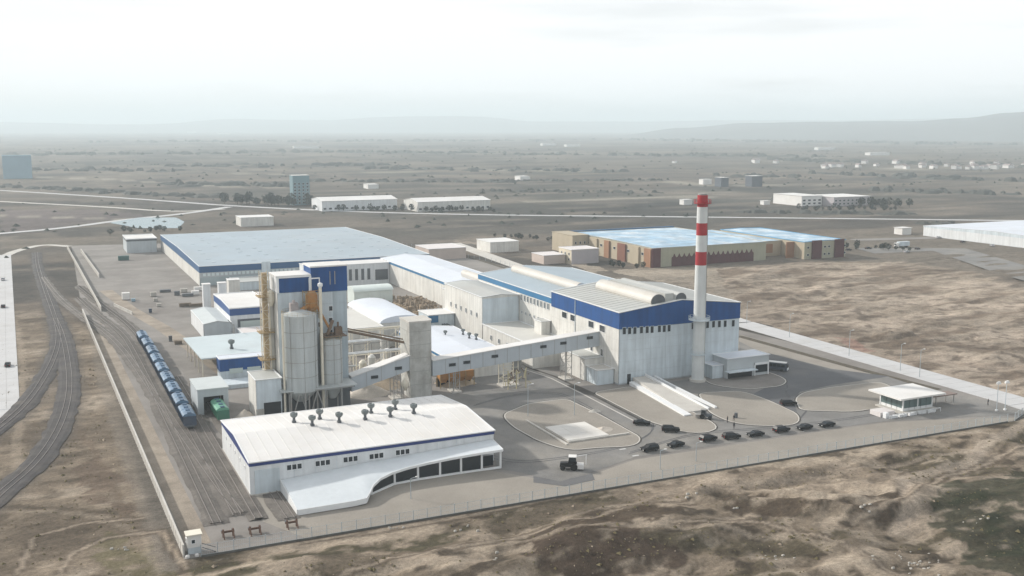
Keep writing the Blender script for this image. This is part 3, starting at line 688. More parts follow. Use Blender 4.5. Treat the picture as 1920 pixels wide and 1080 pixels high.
# ================================================================== RAILWAY
RAILM = RAIL
TRKZ = [.045]
def rail_track(label, line, bed_w=4.2, bedm=BALLB, group='railway tracks', sleepers=True):
    line = resample(line, 2.0) + [line[-1]]
    c = line[len(line)//2]
    root = thing('railway_track', label, 'railway track', (c[0], c[1], 0), group)
    M = MB(); n = len(line); vs = []
    fr = []
    for i, p in enumerate(line):
        a = Vector(line[max(0, i-1)]); b_ = Vector(line[min(n-1, i+1)]); d = (b_-a)
        d = d.normalized() if d.length > 0 else Vector((0, 1)); fr.append((Vector(p), d, Vector((-d.y, d.x))))
    zb = TRKZ[0]; TRKZ[0] += .018
    for p, d, nn in fr:
        jl, jr = (float(fbm(np.array(p.x/5+9*s_), np.array(p.y/5), 91, 3))*1.6 for s_ in (0, 1))
        e_ = .22 if 0 < len(vs) < 4*(n-1) else .0
        for s, z in ((-bed_w/2+.4-jl, zb), (-bed_w/2+.7, zb+e_), (bed_w/2-.7, zb+e_), (bed_w/2-.4+jr, zb)): vs.append((p.x+nn.x*s, p.y+nn.y*s, z))
    M.add([v for v in vs], [(4*i+k, 4*i+k+1, 4*i+k+5, 4*i+k+4) for i in range(n-1) for k in range(3)]); M.build('ballast_bed', bedm, root)
    for g_ in (-.76, .76):
        M = MB(); vs = []
        for p, d, nn in fr:
            for s, z in ((g_-.06, .30), (g_-.06, .50), (g_+.06, .50), (g_+.06, .30)): vs.append((p.x+nn.x*s, p.y+nn.y*s, z))
        M.add(vs, [(4*i+k, 4*i+k+1, 4*i+k+5, 4*i+k+4) for i in range(n-1) for k in range(3)]); M.build('rail', RAILM, root)
    if sleepers:
        M = MB(); sp = resample(line, .75)
        for i in range(len(sp)-1):
            p = Vector(sp[i]); d = (Vector(sp[i+1])-p).normalized(); nn = Vector((-d.y, d.x))
            def Q(s, q_, z): return (p.x+nn.x*s+d.x*q_, p.y+nn.y*s+d.y*q_, z)
            M.hexa([Q(-1.3, -.13, .2), Q(1.3, -.13, .2), Q(1.3, .13, .2), Q(-1.3, .13, .2), Q(-1.3, -.13, .32), Q(1.3, -.13, .32), Q(1.3, .13, .32), Q(-1.3, .13, .32)])
        o = M.build('sleepers', SLEEP, root); o['kind'] = 'stuff'
    return root
rail_track('straight track carrying the row of blue wagons down to the fence', smooth_line([(18.5, 560), (25, 500), (31.5, 450), (34.0, 415), (34.3, 380), (34.3, 210)], 2))
rail_track('empty straight track between the train and the left concrete wall', smooth_line([(17, 520), (22, 470), (27.5, 430), (29.6, 395), (29.8, 207)], 2))
rail_track('short track running through the small shed into the white roofed hall', [(43.3, 330), (43.3, 256.9)], bedm=BALLB)
rail_track('track stub leaving the front hall towards the fence beside the sweeping canopy', [(44.0, 220.8), (44.0, 203.5)], bedm=BALLB)
rail_track('empty track squeezed between the wagons and the long left wall of the front hall', [(38.0, 340), (38.0, 206)], bed_w=2.8, bedm=BALLB)
rail_track('dark ballast track curving away at far left', smooth_line([(-20.5, 276.8), (-11.7, 300.9), (-4.6, 326.2), (2.0, 371.4), (6.0, 417.3), (5.8, 464.9), (3.0, 551.6), (0.3, 649.1), (0.3, 721.2)]), bed_w=5.2, bedm=BALL)
rail_track('dark ballast track curving down to the lower left corner', smooth_line([(-16.0, 227.9), (-10.6, 244.6), (-2.9, 264.2), (3.2, 295.7), (6.8, 334.5), (7.6, 377.5), (7.4, 427.6), (5.4, 471.8)]), bed_w=5.8, bedm=BALL)
rail_track('pale track branching off the dark curve towards the wagon yard', smooth_line([(2.5, 601.5), (8.3, 523.0), (15.3, 471.3), (23.0, 426.1), (26.7, 387.3), (29.3, 324.1), (31.2, 282.8), (33.4, 235.0), (35.0, 210.7)])[:], bed_w=3.6, bedm=BALLB)
def buffer_stop(x, y, label):
    r = thing('buffer_stop', label, 'buffer stop', (x, y, 0), 'buffer stops at the fence')
    for s in (-.95, .95):
        MB().box(x+s-.16, x+s+.16, y-.2, y+.2, 0, 1.55).build('post', mat('rust', (.12, .07, .05), .8, .2, 1), r)
    MB().box(x-1.25, x+1.25, y+.2, y+.45, 0.7, 1.1).build('beam', mat('rust', ()), r)
    for s in (-1.0, 1.0): MB().tube((x+s, y+.46, 1.0), (x+s, y+.95, 1.0), .28, n=8).build('buffer', DSTEEL, r)
    for s in (-.95, .95): MB().bar((x+s, y-.1, 1.4), (x+s, y-1.4, 0), .2).build('brace', mat('rust', ()), r)
for (u, lab) in zip([(30.8, 199.9), (35.9, 199.3), (43.3, 199.5)], ('rusty buffer stop nearest the white guard hut', 'rusty buffer stop in the middle of the three by the fence', 'rusty buffer stop beside the low end of the sweeping canopy')):
    buffer_stop(u[0], u[1], lab)

# ================================================================== FENCES AND WALLS
def post_fence(name, label, pts, sp=3.0, h=2.4, m=None, wires=True, plinth=True):
    m = m or mat('galvanised', (.36, .40, .42), .5, .1, .5)
    pts = resample(pts, sp); c = pts[len(pts)//2]
    root = thing(name, label, 'fence', (c[0], c[1], 0)); off = wloc(root)
    P = MB().box(-.07, .07, -.07, .07, 0, h); me = bpy.data.meshes.new('post'); me.from_pydata(P.v, [], P.f); me.materials.append(m)
    Wm = MB()
    for z in (.35, h*.5, h-.15): Wm.box(0.07, sp-.07, -.02, .02, z-.02, z+.02)
    k = .3
    while k < sp-.1: Wm.box(k-.01, k+.01, -.01, .01, .3, h-.1); k += .4
    wme = bpy.data.meshes.new('mesh_panel'); wme.from_pydata(Wm.v, [], Wm.f); wme.materials.append(m)
    M = MB()
    for i, p in enumerate(pts):
        o = bpy.data.objects.new('post', me); o.location = Vector((p[0], p[1], 0))-off; link(o, root)
        if i < len(pts)-1:
            q_ = pts[i+1]; a = math.atan2(q_[1]-p[1], q_[0]-p[0])
            if wires:
                o = bpy.data.objects.new('mesh_panel', wme); o.location = Vector((p[0], p[1], 0))-off; o.rotation_euler = (0, 0, a); link(o, root)
            d = Vector((math.cos(a), math.sin(a))); nn = Vector((-d.y, d.x))*.12
            L = math.hypot(q_[0]-p[0], q_[1]-p[1])
            if plinth: M.hexa([(p[0]-nn.x, p[1]-nn.y, -.3), (p[0]+d.x*L-nn.x, p[1]+d.y*L-nn.y, -.3), (p[0]+d.x*L+nn.x, p[1]+d.y*L+nn.y, -.3), (p[0]+nn.x, p[1]+nn.y, -.3),
                    (p[0]-nn.x, p[1]-nn.y, .3), (p[0]+d.x*L-nn.x, p[1]+d.y*L-nn.y, .3), (p[0]+d.x*L+nn.x, p[1]+d.y*L+nn.y, .3), (p[0]+nn.x, p[1]+nn.y, .3)])
    if plinth and M.v: M.build('plinth', mat('dark_plinth', (.12, .12, .11), .9, .25, .5), root)
    return root
post_fence('site_fence', 'long wire fence on posts along the front edge of the site', [(24.5, 192), (240, 192)])
post_fence('gate_fence', 'short wire fence at the right corner beside the gatehouse road', [(240.5, 192.1), (252, 197)])
def panel_wall(label, a, b_, h=2.2, sp=3.0, m=None):
    a = Vector(a); b_ = Vector(b_); d = b_-a; L = d.length; n = max(1, int(L/sp)); sp = L/n; ang = math.atan2(d.y, d.x)
    root = thing('concrete_wall', label, 'wall', (a.x, a.y, 0)); m = m or CONCL
    P = MB().box(.12, sp-.12, -.09, .09, -.3, h); me = bpy.data.meshes.new('wall_slab'); me.from_pydata(P.v, [], P.f); me.materials.append(m)
    Q = MB().box(-.12, .12, -.16, .16, -.3, h+.12); mq = bpy.data.meshes.new('post'); mq.from_pydata(Q.v, [], Q.f); mq.materials.append(m)
    K = MB().box(.12, sp-.12, -.2, .2, h, h+.12); mk = bpy.data.meshes.new('coping'); mk.from_pydata(K.v, [], K.f); mk.materials.append(m)
    for i in range(n+1):
        p = d.normalized()*(i*sp)
        for nm, mm in (('post', mq),) + ((('wall_slab', me), ('coping', mk)) if i < n else ()):
            o = bpy.data.objects.new(nm, mm); o.location = (p.x, p.y, 0); o.rotation_euler = (0, 0, ang); link(o, root)
    return root
panel_wall('long pale concrete wall running away along the left edge of the site', (21.5, 193.5), (16.6, 474))
panel_wall('pale concrete wall on the left side of the rail entrance at the far left corner', (24.2, 478.4), (18.9, 738.1), sp=5)
panel_wall('shorter pale concrete wall on the right side of the rail entrance', (29.7, 586.8), (26.2, 712.3), sp=5)
panel_wall('low pale kerb wall beside the curved yard track left of the wagons', (35.7, 464.6), (30.3, 490.5), h=1.2)

# ================================================================== FRONT HALL WITH THE SWEEPING CANOPY
fh = hall('loading_hall', 'white roofed hall with navy roof edge and sweeping curved canopy, nearest the fence', 'building',
          39.2, 97.2, 220.9, 256.8, 7.4, 1.45, 'x', WHITE, ROOFW, 0.75, NAVY, pan=(12, 8, 1), trim=0.10, over=0.3, rtrim=TRIM, seams=2.4)
for (X, Zc) in [(48.9, 5.3), (55.3, 5.3), (61.7, 5.3), (67.8, 5.2), (74.1, 5.3)]:
    for k in (-1, 0, 1): window(fh, 'f', X+k*1.15, 220.83, Zc, .95, 1.15)
# big sliding gate in the front wall and plinth
MB().box(40.2, 45.6, 220.68, 220.83, 0.1, 5.6).build('gate', GREYW, fh)
M = MB(); M.box(38.98, 45.5, 220.5, 220.7, 0, .35); M.box(38.95, 39.12, 220.9, 256.8, 0, .4); M.build('plinth', CONCL, fh)
for yy in (226.5, 232.5, 238.5, 244.5, 250.5): window(fh, 'l', 39.13, yy, 4.9, .7, .5, TRIM, TRIM)
# canopy: surface falling and swelling towards its left front corner
xi = [45.8, 52, 58, 60.6, 62.0, 63.6, 66, 69, 73, 78, 84, 90, 96.6]
yo = [205.0, 205.0, 205.0, 205.2, 207.2, 210.0, 212.4, 213.8, 214.6, 214.9, 214.9, 214.7, 214.4]
zi = [2.2, 2.6, 3.0, 3.2, 3.3, 3.45, 3.6, 3.8, 4.05, 4.3, 4.6, 4.9, 5.15]
zo = [1.25, 1.3, 1.35, 1.5, 1.9, 2.35, 2.8, 3.2, 3.6, 3.95, 4.3, 4.55, 4.75]
mrow = 10; top = []; 
for i in range(len(xi)):
    for j in range(mrow+1):
        s = j/mrow
        y = 220.75*(1-s) + yo[i]*s; zz = zi[i]*(1-s)+zo[i]*s + 0.55*math.sin(math.pi*s)*(1 if i < 7 else .3) + (0.5*math.cos(math.pi*s*.5)**4*(1 if i < 7 else .5))
        top.append((xi[i], y, zz))
M = MB(); n1 = mrow+1; N = len(top); th = .35
vs = top + [(x, y, z-th) for x, y, z in top]; fs = []
for i in range(len(xi)-1):
    for j in range(mrow):
        a = i*n1+j; fs.append((a+1, a+n1+1, a+n1, a)[::-1]); fs.append((N+a, N+a+n1, N+a+n1+1, N+a+1)[::-1])
for i in range(len(xi)-1):
    a = i*n1+mrow; fs.append((a, a+n1, N+a+n1, N+a))
for j in range(mrow):
    fs.append((j, j+1, N+j+1, N+j)[::-1]); a = (len(xi)-1)*n1+j; fs.append((a, a+1, N+a+1, N+a))
M.add(vs, fs); M.build('canopy', mat('canopy_sheet', (.64, .68, .70), .4, .05, .2, streak=.05, spec=.5), fh)
M = MB()
for i in range(len(xi)-1):   # edge fascia following the curve
    a = (xi[i], yo[i]); b_ = (xi[i+1], yo[i+1]); d = Vector((b_[0]-a[0], b_[1]-a[1])).normalized(); nn = Vector((d.y, -d.x))*.12
    lowa = zo[i]-1.15 if i < 4 else zo[i]-.5; lowb = zo[i+1]-1.15 if i+1 < 4 else zo[i+1]-.5
    M.hexa([(a[0]+nn.x, a[1]+nn.y, lowa), (b_[0]+nn.x, b_[1]+nn.y, lowb), (b_[0], b_[1]-.0, lowb), (a[0], a[1], lowa),
            (a[0]+nn.x, a[1]+nn.y, zo[i]+.06), (b_[0]+nn.x, b_[1]+nn.y, zo[i+1]+.06), (b_[0], b_[1], zo[i+1]+.06), (a[0], a[1], zo[i]+.06)])
M.hexa([(45.62, 205, .1), (45.78, 205, .1), (45.78, 220.6, .1), (45.62, 220.6, .1), (45.62, 205, 1.34), (45.78, 205, 1.34), (45.78, 220.6, 2.9), (45.62, 220.6, 2.9)])
M.hexa([(96.62, 214.4, 4.3), (96.8, 214.4, 4.3), (96.8, 220.6, 4.9), (96.62, 220.6, 4.9), (96.62, 214.4, 4.85), (96.8, 214.4, 4.85), (96.8, 220.6, 5.6), (96.62, 220.6, 5.6)])
M.build('canopy_edge', TRIM, fh)
cx_ = [63.4, 70.0, 75.8, 81.2, 86.4, 91.6, 96.3]; cy_ = [210.3, 214.3, 214.9, 215.0, 215.0, 214.9, 214.7]; cz = [2.0, 2.9, 3.4, 3.7, 4.0, 4.2, 4.3]
for x, y, z in zip(cx_, cy_, cz): MB().box(x-.22, x+.22, y+.1, y+.5, 0, z).build('column', TRIM, fh)
M = MB()
for k in range(6):
    a = (cx_[k], cy_[k]+.15); b_ = (cx_[k+1], cy_[k+1]+.15)
    M.hexa([(a[0], a[1], 0), (b_[0], b_[1], 0), (b_[0], b_[1]+.4, 0), (a[0], a[1]+.4, 0), (a[0], a[1], .45), (b_[0], b_[1], .45), (b_[0], b_[1]+.4, .45), (a[0], a[1]+.4, .45)])
M.build('sill_wall', TRIM, fh)
for k in range(5):   # tinted glazing between the columns, set back; end bay open
    a = (cx_[k]+.25, cy_[k]+.42); b_ = (cx_[k+1]-.25, cy_[k+1]+.42)
    MB().hexa([(a[0], a[1], .46), (b_[0], b_[1], .46), (b_[0], b_[1]+.06, .46), (a[0], a[1]+.06, .46), (a[0], a[1], cz[k]-.1), (b_[0], b_[1], cz[k+1]-.1), (b_[0], b_[1]+.06, cz[k+1]-.1), (a[0], a[1]+.06, cz[k]-.1)]).build('glazing', GLASS, fh)
MB().box(92.2, 95.6, 217.6, 217.7, .1, 2.6).build('door', GLASS, fh)
# mushroom roof vents
def roof_vent(parent, x, y, z, s=1.0):
    M = MB(); M.box(x-.45*s, x+.45*s, y-.45*s, y+.45*s, z-.2, z+.55*s); M.lathe((x, y), [(.36*s, z+.55*s), (.34*s, z+1.3*s)], 10)
    v = M.build('roof_vent', DSTEEL, parent); v.location = (0, 0, 0)
    c = MB(); c.lathe((x, y), [(.3*s, z+1.25*s), (.85*s, z+1.75*s), (.95*s, z+2.15*s), (.85*s, z+2.5*s), (.6*s, z+2.62*s), (.45*s, z+2.45*s)], 14)
    c.smooth = True
    o = c.build('cowl', mat('vent_metal', (.16, .18, .18), .45, .15, .8, metal=.3), parent)
    o.parent = v
for u, v in [(54.3, 243.8), (57.4, 238.2), (60.7, 244.0), (64.0, 238.2), (70.4, 237.9), (73.8, 244.0), (76.8, 237.8), (80.4, 244.8), (83.0, 238.1)]:
    roof_vent(fh, u, v, gable(v, 220.9, 256.8, 7.4, 1.45)+.1)
# small white flat box behind its right gable
sb = hall('roof_shed', 'small pale blue-white cabin behind the right gable of the front hall', 'cabin', 97.6, 101.4, 254.5, 259.5, 4.6, 0, 'x', ROOFL, ROOFL, trim=.08)

# ================================================================== SILO TOWERS
st = thing('batch_tower', 'tall grey batch house tower with two stepped royal blue tops behind the front hall', 'tower', (70, 293, 0))
MB().box(60.3, 69.6, 286, 294.6, 0, 33.9).build('wall', GREYW, st)
MB().box(60.1, 69.7, 285.8, 294.8, 33.9, 38.3).build('blue_top', mat('royal_cladding', (.003, .065, .235), .5, .12, .3, streak=.25, spec=.3), st)
MB().box(59.9, 69.72, 285.6, 295.0, 38.3, 38.7).build('roof', ROOFW, st)
MB().box(69.75, 80.0, 286, 294.0, 0, 33.4).build('wall', mat('bluegrey_cladding', (.44, .51, .55), .6, .06, .15, streak=.2), st)
MB().box(69.74, 80.2, 285.8, 294.2, 33.41, 40.5).build('blue_top', mat('royal_cladding', ()), st)
MB().box(69.5, 80.4, 285.6, 294.4, 40.5, 40.9).build('roof', ROOFW, st)
panels(st, 'f', 60.35, 69.55, 3, 33.8, 285.98, 2, 9, GREYW, .07)  # front panels coloured cooler than the left ones, shade put into the colour
panels(st, 'f', 69.8, 75.9, 3, 33.3, 285.98, 1, 9, GREYW, .07)
panels(st, 'f', 76.0, 79.95, 3, 33.3, 285.98, 1, 9, mat('bluegrey_cladding', ()), .05)
panels(st, 'l', 286.05, 294.5, 3, 33.8, 60.28, 3, 9, WHITE2, .07)  # warmer, lighter panels: sunlight painted onto the left face
panels(st, 'l', 285.9, 294.7, 34.0, 38.2, 60.08, 3, 1, WHITE, .05)
M = MB()
for x in (60.35, 69.5): M.box(x-.3, x+.3, 285.45, 285.75, 33.9, 38.3)
M.box(60.1, 69.7, 285.5, 285.74, 38.0, 38.3); M.build('corner_trim', TRIM, st)
for (X, Zc) in [(75.2, 28.5), (75.1, 25.1), (75.0, 21.6), (72.1, 27.4), (72.0, 24.1)]: window(st, 'f', X, 285.9, Zc, 1.0, 1.3)
for X in (75.2, 76.6): MB().box(X-.12, X+.12, 285.65, 285.78, 35.4, 39.2).build('louvre', STEEL, st)
# gantry frame beside the step between both tops
M = MB()
for x in (68.9, 71.8): M.box(x-.13, x+.13, 284.3, 284.6, 33.8, 37.5)
M.box(68.8, 71.9, 284.25, 284.65, 37.5, 37.8); M.build('gantry', TRIM, st)

def silo(label, x, y, r, z0, z1, m, ring=4.2, legs=0):
    s = thing('silo', label, 'silo', (x, y, 0), 'silos at the batch tower')
    M = MB(); M.smooth = False; M.lathe((x, y), [(r*.35, z0-3.2), (r, z0), (r, z1), (r*.3, z1+1.1)], 28); M.build('shell', m, s)
    k = z0+ring
    while k < z1-1:
        MB().lathe((x, y), [(r+.01, k-.07), (r+.07, k-.07), (r+.07, k+.07), (r+.01, k+.07)], 28).build('ring_joint', STEEL, s); k += ring
    for a in range(0, 360, 45):
        t_ = R(a); MB().box(x+math.cos(t_)*(r+.05)-.06, x+math.cos(t_)*(r+.05)+.06, y+math.sin(t_)*(r+.05)-.06, y+math.sin(t_)*(r+.05)+.06, z0, z1).build('rib', STEEL, s)
    if legs:
        for a in range(legs):
            t_ = 2*math.pi*(a+.5)/legs; MB().box(x+math.cos(t_)*r*.95-.2, x+math.cos(t_)*r*.95+.2, y+math.sin(t_)*r*.95-.2, y+math.sin(t_)*r*.95+.2, 0, z0).build('leg', STEEL, s)
    M = MB(); n = 20
    for k in range(n):
        t0 = 2*math.pi*k/n; t1 = 2*math.pi*(k+1)/n
        for zz in (z1+.55, z1+1.1): M.bar((x+r*math.cos(t0), y+r*math.sin(t0), zz), (x+r*math.cos(t1), y+r*math.sin(t1), zz), .05)
        M.bar((x+r*math.cos(t0), y+r*math.sin(t0), z1), (x+r*math.cos(t0), y+r*math.sin(t0), z1+1.1), .05)
    M.build('railing', YSTEEL, s)
    return s
SILOM = mat('silo_grey', (.47, .50, .50), .5, .04, .15, streak=.16, fine=.03, dirt=(.34, .31, .26), dirt_amt=.4)
silo('fat grey cylindrical silo standing left of the white pipe in front of the batch tower', 64.9, 280.8, 4.75, 7.2, 28.5, SILOM, legs=6)
silo('slimmer shorter silo right of the white pipe with a rusty platform on top', 74.1, 282.5, 3.1, 6.5, 20.4, SILOM, legs=4)
t_ = thing('vent_pipe', 'thick white vertical pipe running up between the two silos', 'pipe', (70.9, 280.2, 0))
MB().tube((70.9, 280.2, 0), (70.9, 280.2, 35.6), .42, n=12).build('pipe', CREAMP, t_)
MB().lathe((70.9, 280.2), [(.42, 35.6), (.75, 36.1), (.7, 36.7), (.2, 37.0)], 12).build('cap', TRIM, t_)
t_ = thing('vent_pipe', 'thin cream downpipe along the left edge of the fat silo', 'pipe', (59.9, 279.2, 0))
MB().tube((59.9, 279.2, 0), (59.9, 279.2, 29.2), .3, n=10).build('pipe', CREAMP, t_)
# orange lift head between silo top and tower
t_ = thing('bucket_elevator_head', 'orange steel elevator head with curved chute above the fat silo', 'elevator', (69, 283.6, 0))
M = MB(); M.lathe((69.3, 283.8), [(1.2, 28.6), (1.7, 29.8), (1.7, 33.0), (1.0, 34.2)], 10); M.build('hood', ORANGE, t_)
M = MB(); M.tube((68.5, 283.2, 30.4), (65.0, 282.0, 28.9), .55, n=8); M.tube((70, 283, 31), (73.8, 283, 23.5), .35, n=8); M.build('chute', ORANGE, t_)
M = MB()
for x in (67.2, 71.6):
    for y in (282.2, 285.4): M.bar((x, y, 26), (x, y, 34.3), .16)
for z in (28, 31, 34): 
    for a, b_ in (((67.2, 282.2), (71.6, 282.2)), ((67.2, 285.4), (71.6, 285.4)), ((67.2, 282.2), (67.2, 285.4)), ((71.6, 282.2), (71.6, 285.4))): M.bar((*a, z), (*b_, z), .13)
M.bar((67.2, 282.2, 28), (71.6, 282.2, 31), .1); M.bar((71.6, 282.2, 31), (67.2, 282.2, 34), .1); M.build('frame', YSTEEL, t_)
# stacked dust filter on the fat silo
t_ = thing('dust_filter', 'pinkish grey dust filter box on top of the fat silo', 'filter', (63.6, 281.4, 29))
M = MB(); M.box(62.6, 64.8, 280.6, 282.4, 29.0, 31.6); M.lathe((63.7, 281.5), [(.5, 31.6), (.35, 32.4)], 8); M.build('housing', mat('filter_pinkgrey', (.36, .32, .31), .6, .2, .6), t_)
# rusty platform and ducts above the slim silo
t_ = thing('work_platform', 'rusty brown work platform with ducts above the slim silo', 'platform', (75.0, 282.8, 21))
M = MB(); M.box(71.7, 78.2, 280.0, 285.7, 21.3, 21.5)
for x in (71.8, 74, 76.2, 78.1):
    M.bar((x, 280.1, 21.5), (x, 280.1, 22.7), .08); M.bar((x, 285.5, 21.5), (x, 285.5, 22.7), .08)
M.bar((71.8, 280.1, 22.7), (78.1, 280.1, 22.7), .08); M.build('deck', mat('rusty_steel', (.16, .11, .075), .8, .3, .6), t_)
M = MB(); M.tube((73, 282, 21.5), (75, 283.5, 25.5), .5); M.box(75.4, 77.4, 282, 284, 21.5, 23.6); M.tube((76.4, 283, 23.6), (76.4, 283, 25), .3); M.build('duct', mat('rusty_steel', ()), t_)
# bracing frames and dark bay below the silos
t_ = thing('support_frame', 'pale steel V braces carrying the silos above a dark loading bay', 'frame', (66, 277.6, 0))
M = MB()
for xa in (61.2, 66.2, 70.8, 75.5):
    M.box(xa-.16, xa+.16, 277.2, 277.5, 0, 7.4)
for x in (63.7, 68.6):
    M.bar((x, 277.3, 7.2), (x-2.2, 277.3, 0), .26); M.bar((x, 277.3, 7.2), (x+2.2, 277.3, 0), .26)
M.box(61, 79, 277.15, 277.55, 7.2, 7.6); M.build('brace', STEEL, t_)
M = MB(); M.box(58.6, 80.0, 277.0, 286, 7.6, 7.85); M.build('deck', SILOM, t_)
box('back_wall', DSTEEL, t_, 61, 79.9, 284.5, 284.8, 0, 7.5)
# ochre bucket elevator tower left of the silos
t_ = thing('stair_tower', 'slim ochre lattice tower with ladder and platforms left of the batch tower', 'tower', (57.9, 292, 0))
x0, x1, y0, y1 = 56.8, 58.9, 290.6, 293.2
M = MB()
for x in (x0, x1):
    for y in (y0, y1): M.box(x-.11, x+.11, y-.11, y+.11, 0, 39.4)
for k in range(16):
    z = 1.5+k*2.45
    for a, b_ in (((x0, y0), (x1, y0)), ((x0, y1), (x1, y1)), ((x0, y0), (x0, y1)), ((x1, y0), (x1, y1))): M.bar((*a, z), (*b_, z), .1)
    if k < 15:
        a, b_ = (x0, x1) if k % 2 else (x1, x0); M.bar((a, y0, z), (b_, y0, z+2.45), .09); M.bar((x0, y0 if k % 2 else y1, z), (x0, y1 if k % 2 else y0, z+2.45), .09)
M.build('frame', CREAMP, t_)
box('casing', mat('tan_casing', (.42, .32, .19), .6, .12, .5, dirt=(.25, .17, .1), dirt_amt=.5), t_, 57.2, 58.5, 291.1, 292.7, 0, 39.0)
box('casing', mat('lift_grey', (.52, .51, .47), .6, .08, .4, streak=.1), t_, 59.0, 60.0, 291.2, 292.6, 0, 33.5)
for z in (32.3, 22.0, 14.2):
    M = MB(); M.box(55.7, 60.0, 289.6, 294.2, z, z+.15)
    for q_ in (z+.6, z+1.15): M.bar((55.7, 289.6, q_), (60.0, 289.6, q_), .09); M.bar((55.7, 289.6, q_), (55.7, 294.2, q_), .09)
    M.build('platform', YSTEEL, t_)
M = MB(); M.lathe((59.3, 290.4), [(.4, 29.6), (1.1, 31.2), (1.1, 33.2), (.4, 34.2)], 8); M.build('hopper', CREAMP, t_)
# cream box building with a dark drive-in bay
bb = hall('discharge_building', 'cream box building with dark drive-in bay at the foot of the silos', 'building', 52.3, 59.2, 280, 291, 11.0, 0, 'x', GREYW, ROOFG, trim=.15, pan=(1, 2, 3), sides='')
panels(bb, 'l', 280.05, 290.95, .1, 10.9, 52.28, 2, 3, WHITE2, .08)  # left face in the warm tone, sunlight painted over the grey core
box('opening', DARK, bb, 54.2, 58.9, 279.9, 280.0, 0.05, 4.6); box('plinth', CONC, bb, 52.0, 54.2, 279.7, 280.0, 0, 3.0)
hp = thing('stone_heap', 'pale broken heap beside the cream box building', 'heap', (49.5, 283, 0))
def heap(x, y, r, h, seed, ry=None, n=20):
    ry = ry or r; M = MB(); M.smooth = True; rr_ = random.Random(seed); vs = [(x, y, h)]; rings = 6
    for j in range(1, rings+1):
        for k in range(n):
            t_ = 2*math.pi*k/n; q_ = j/rings
            zz = h*(1-q_)**1.15*(1+rr_.uniform(-.18, .18)); w_ = q_*(1+rr_.uniform(-.10, .10))
            vs.append((x+r*w_*math.cos(t_), y+ry*w_*math.sin(t_), max(zz, 0) if j < rings else -.1))
    fs = [(0, 1+k, 1+(k+1) % n) for k in range(n)]
    for j in range(rings-1):
        for k in range(n): fs.append((1+j*n+k, 1+(j+1)*n+k, 1+(j+1)*n+(k+1) % n, 1+j*n+(k+1) % n))
    M.add(vs, fs); return M
heap(49.5, 283, 3.4, 2.6, 3).build('mound', SANDP, hp)
def lone_heap(name, label, cat, x, y, r, h, seed, m, ry=None):
    return tag(heap(x, y, r, h, seed, ry).build(name, m), label, cat)
p_ = (83.9, 289.9); lone_heap('sand_heap', 'pale conical sand heap right of the batch tower under the conveyor', 'heap', p_[0]+4, p_[1]+4, 7.5, 3.6, 5, SANDP, 5)
p_ = (95.6, 300.6); lone_heap('sand_heap', 'tan sand heap beyond the pale one, between conveyor and concrete tower', 'heap', p_[0], p_[1], 8, 3.2, 8, SAND, 5)
p_ = (117.3, 298.1); lone_heap('sand_heap', 'low tan sand heap just right of the stained concrete tower', 'heap', p_[0], p_[1]-2, 7, 2.6, 9, SAND, 6)
# train shed
ts = thing('train_shed', 'grey box shed over the track with a green wagon sticking out', 'shed', (42.5, 300, 0))
M = MB(); x0, x1, y0, y1 = 38.2, 46.6, 291, 305
M.box(x0, x0+.3, y0, y1, 0, 7.2); M.box(x1-.3, x1, y0, y1, 0, 7.2); M.box(x0+.3, x1-.3, y0, y0+.3, 5.2, 7.2); M.box(x0+.3, x0+1.6, y0, y0+.3, 0, 5.2); M.box(x1-1.4, x1-.3, y0, y0+.3, 0, 5.2)
M.build('wall', mat('shed_grey', (.47, .51, .53), .55, .06, .2, streak=.1), ts)
box('inner_lining', DARK, ts, x0+.35, x1-.35, y1-2, y1-1.8, 0, 6.8); box('roof', mat('shed_roof', (.52, .56, .56), .5, .06, .2), ts, x0-.2, x1+.2, y0-.2, y1+.2, 7.2, 7.5)

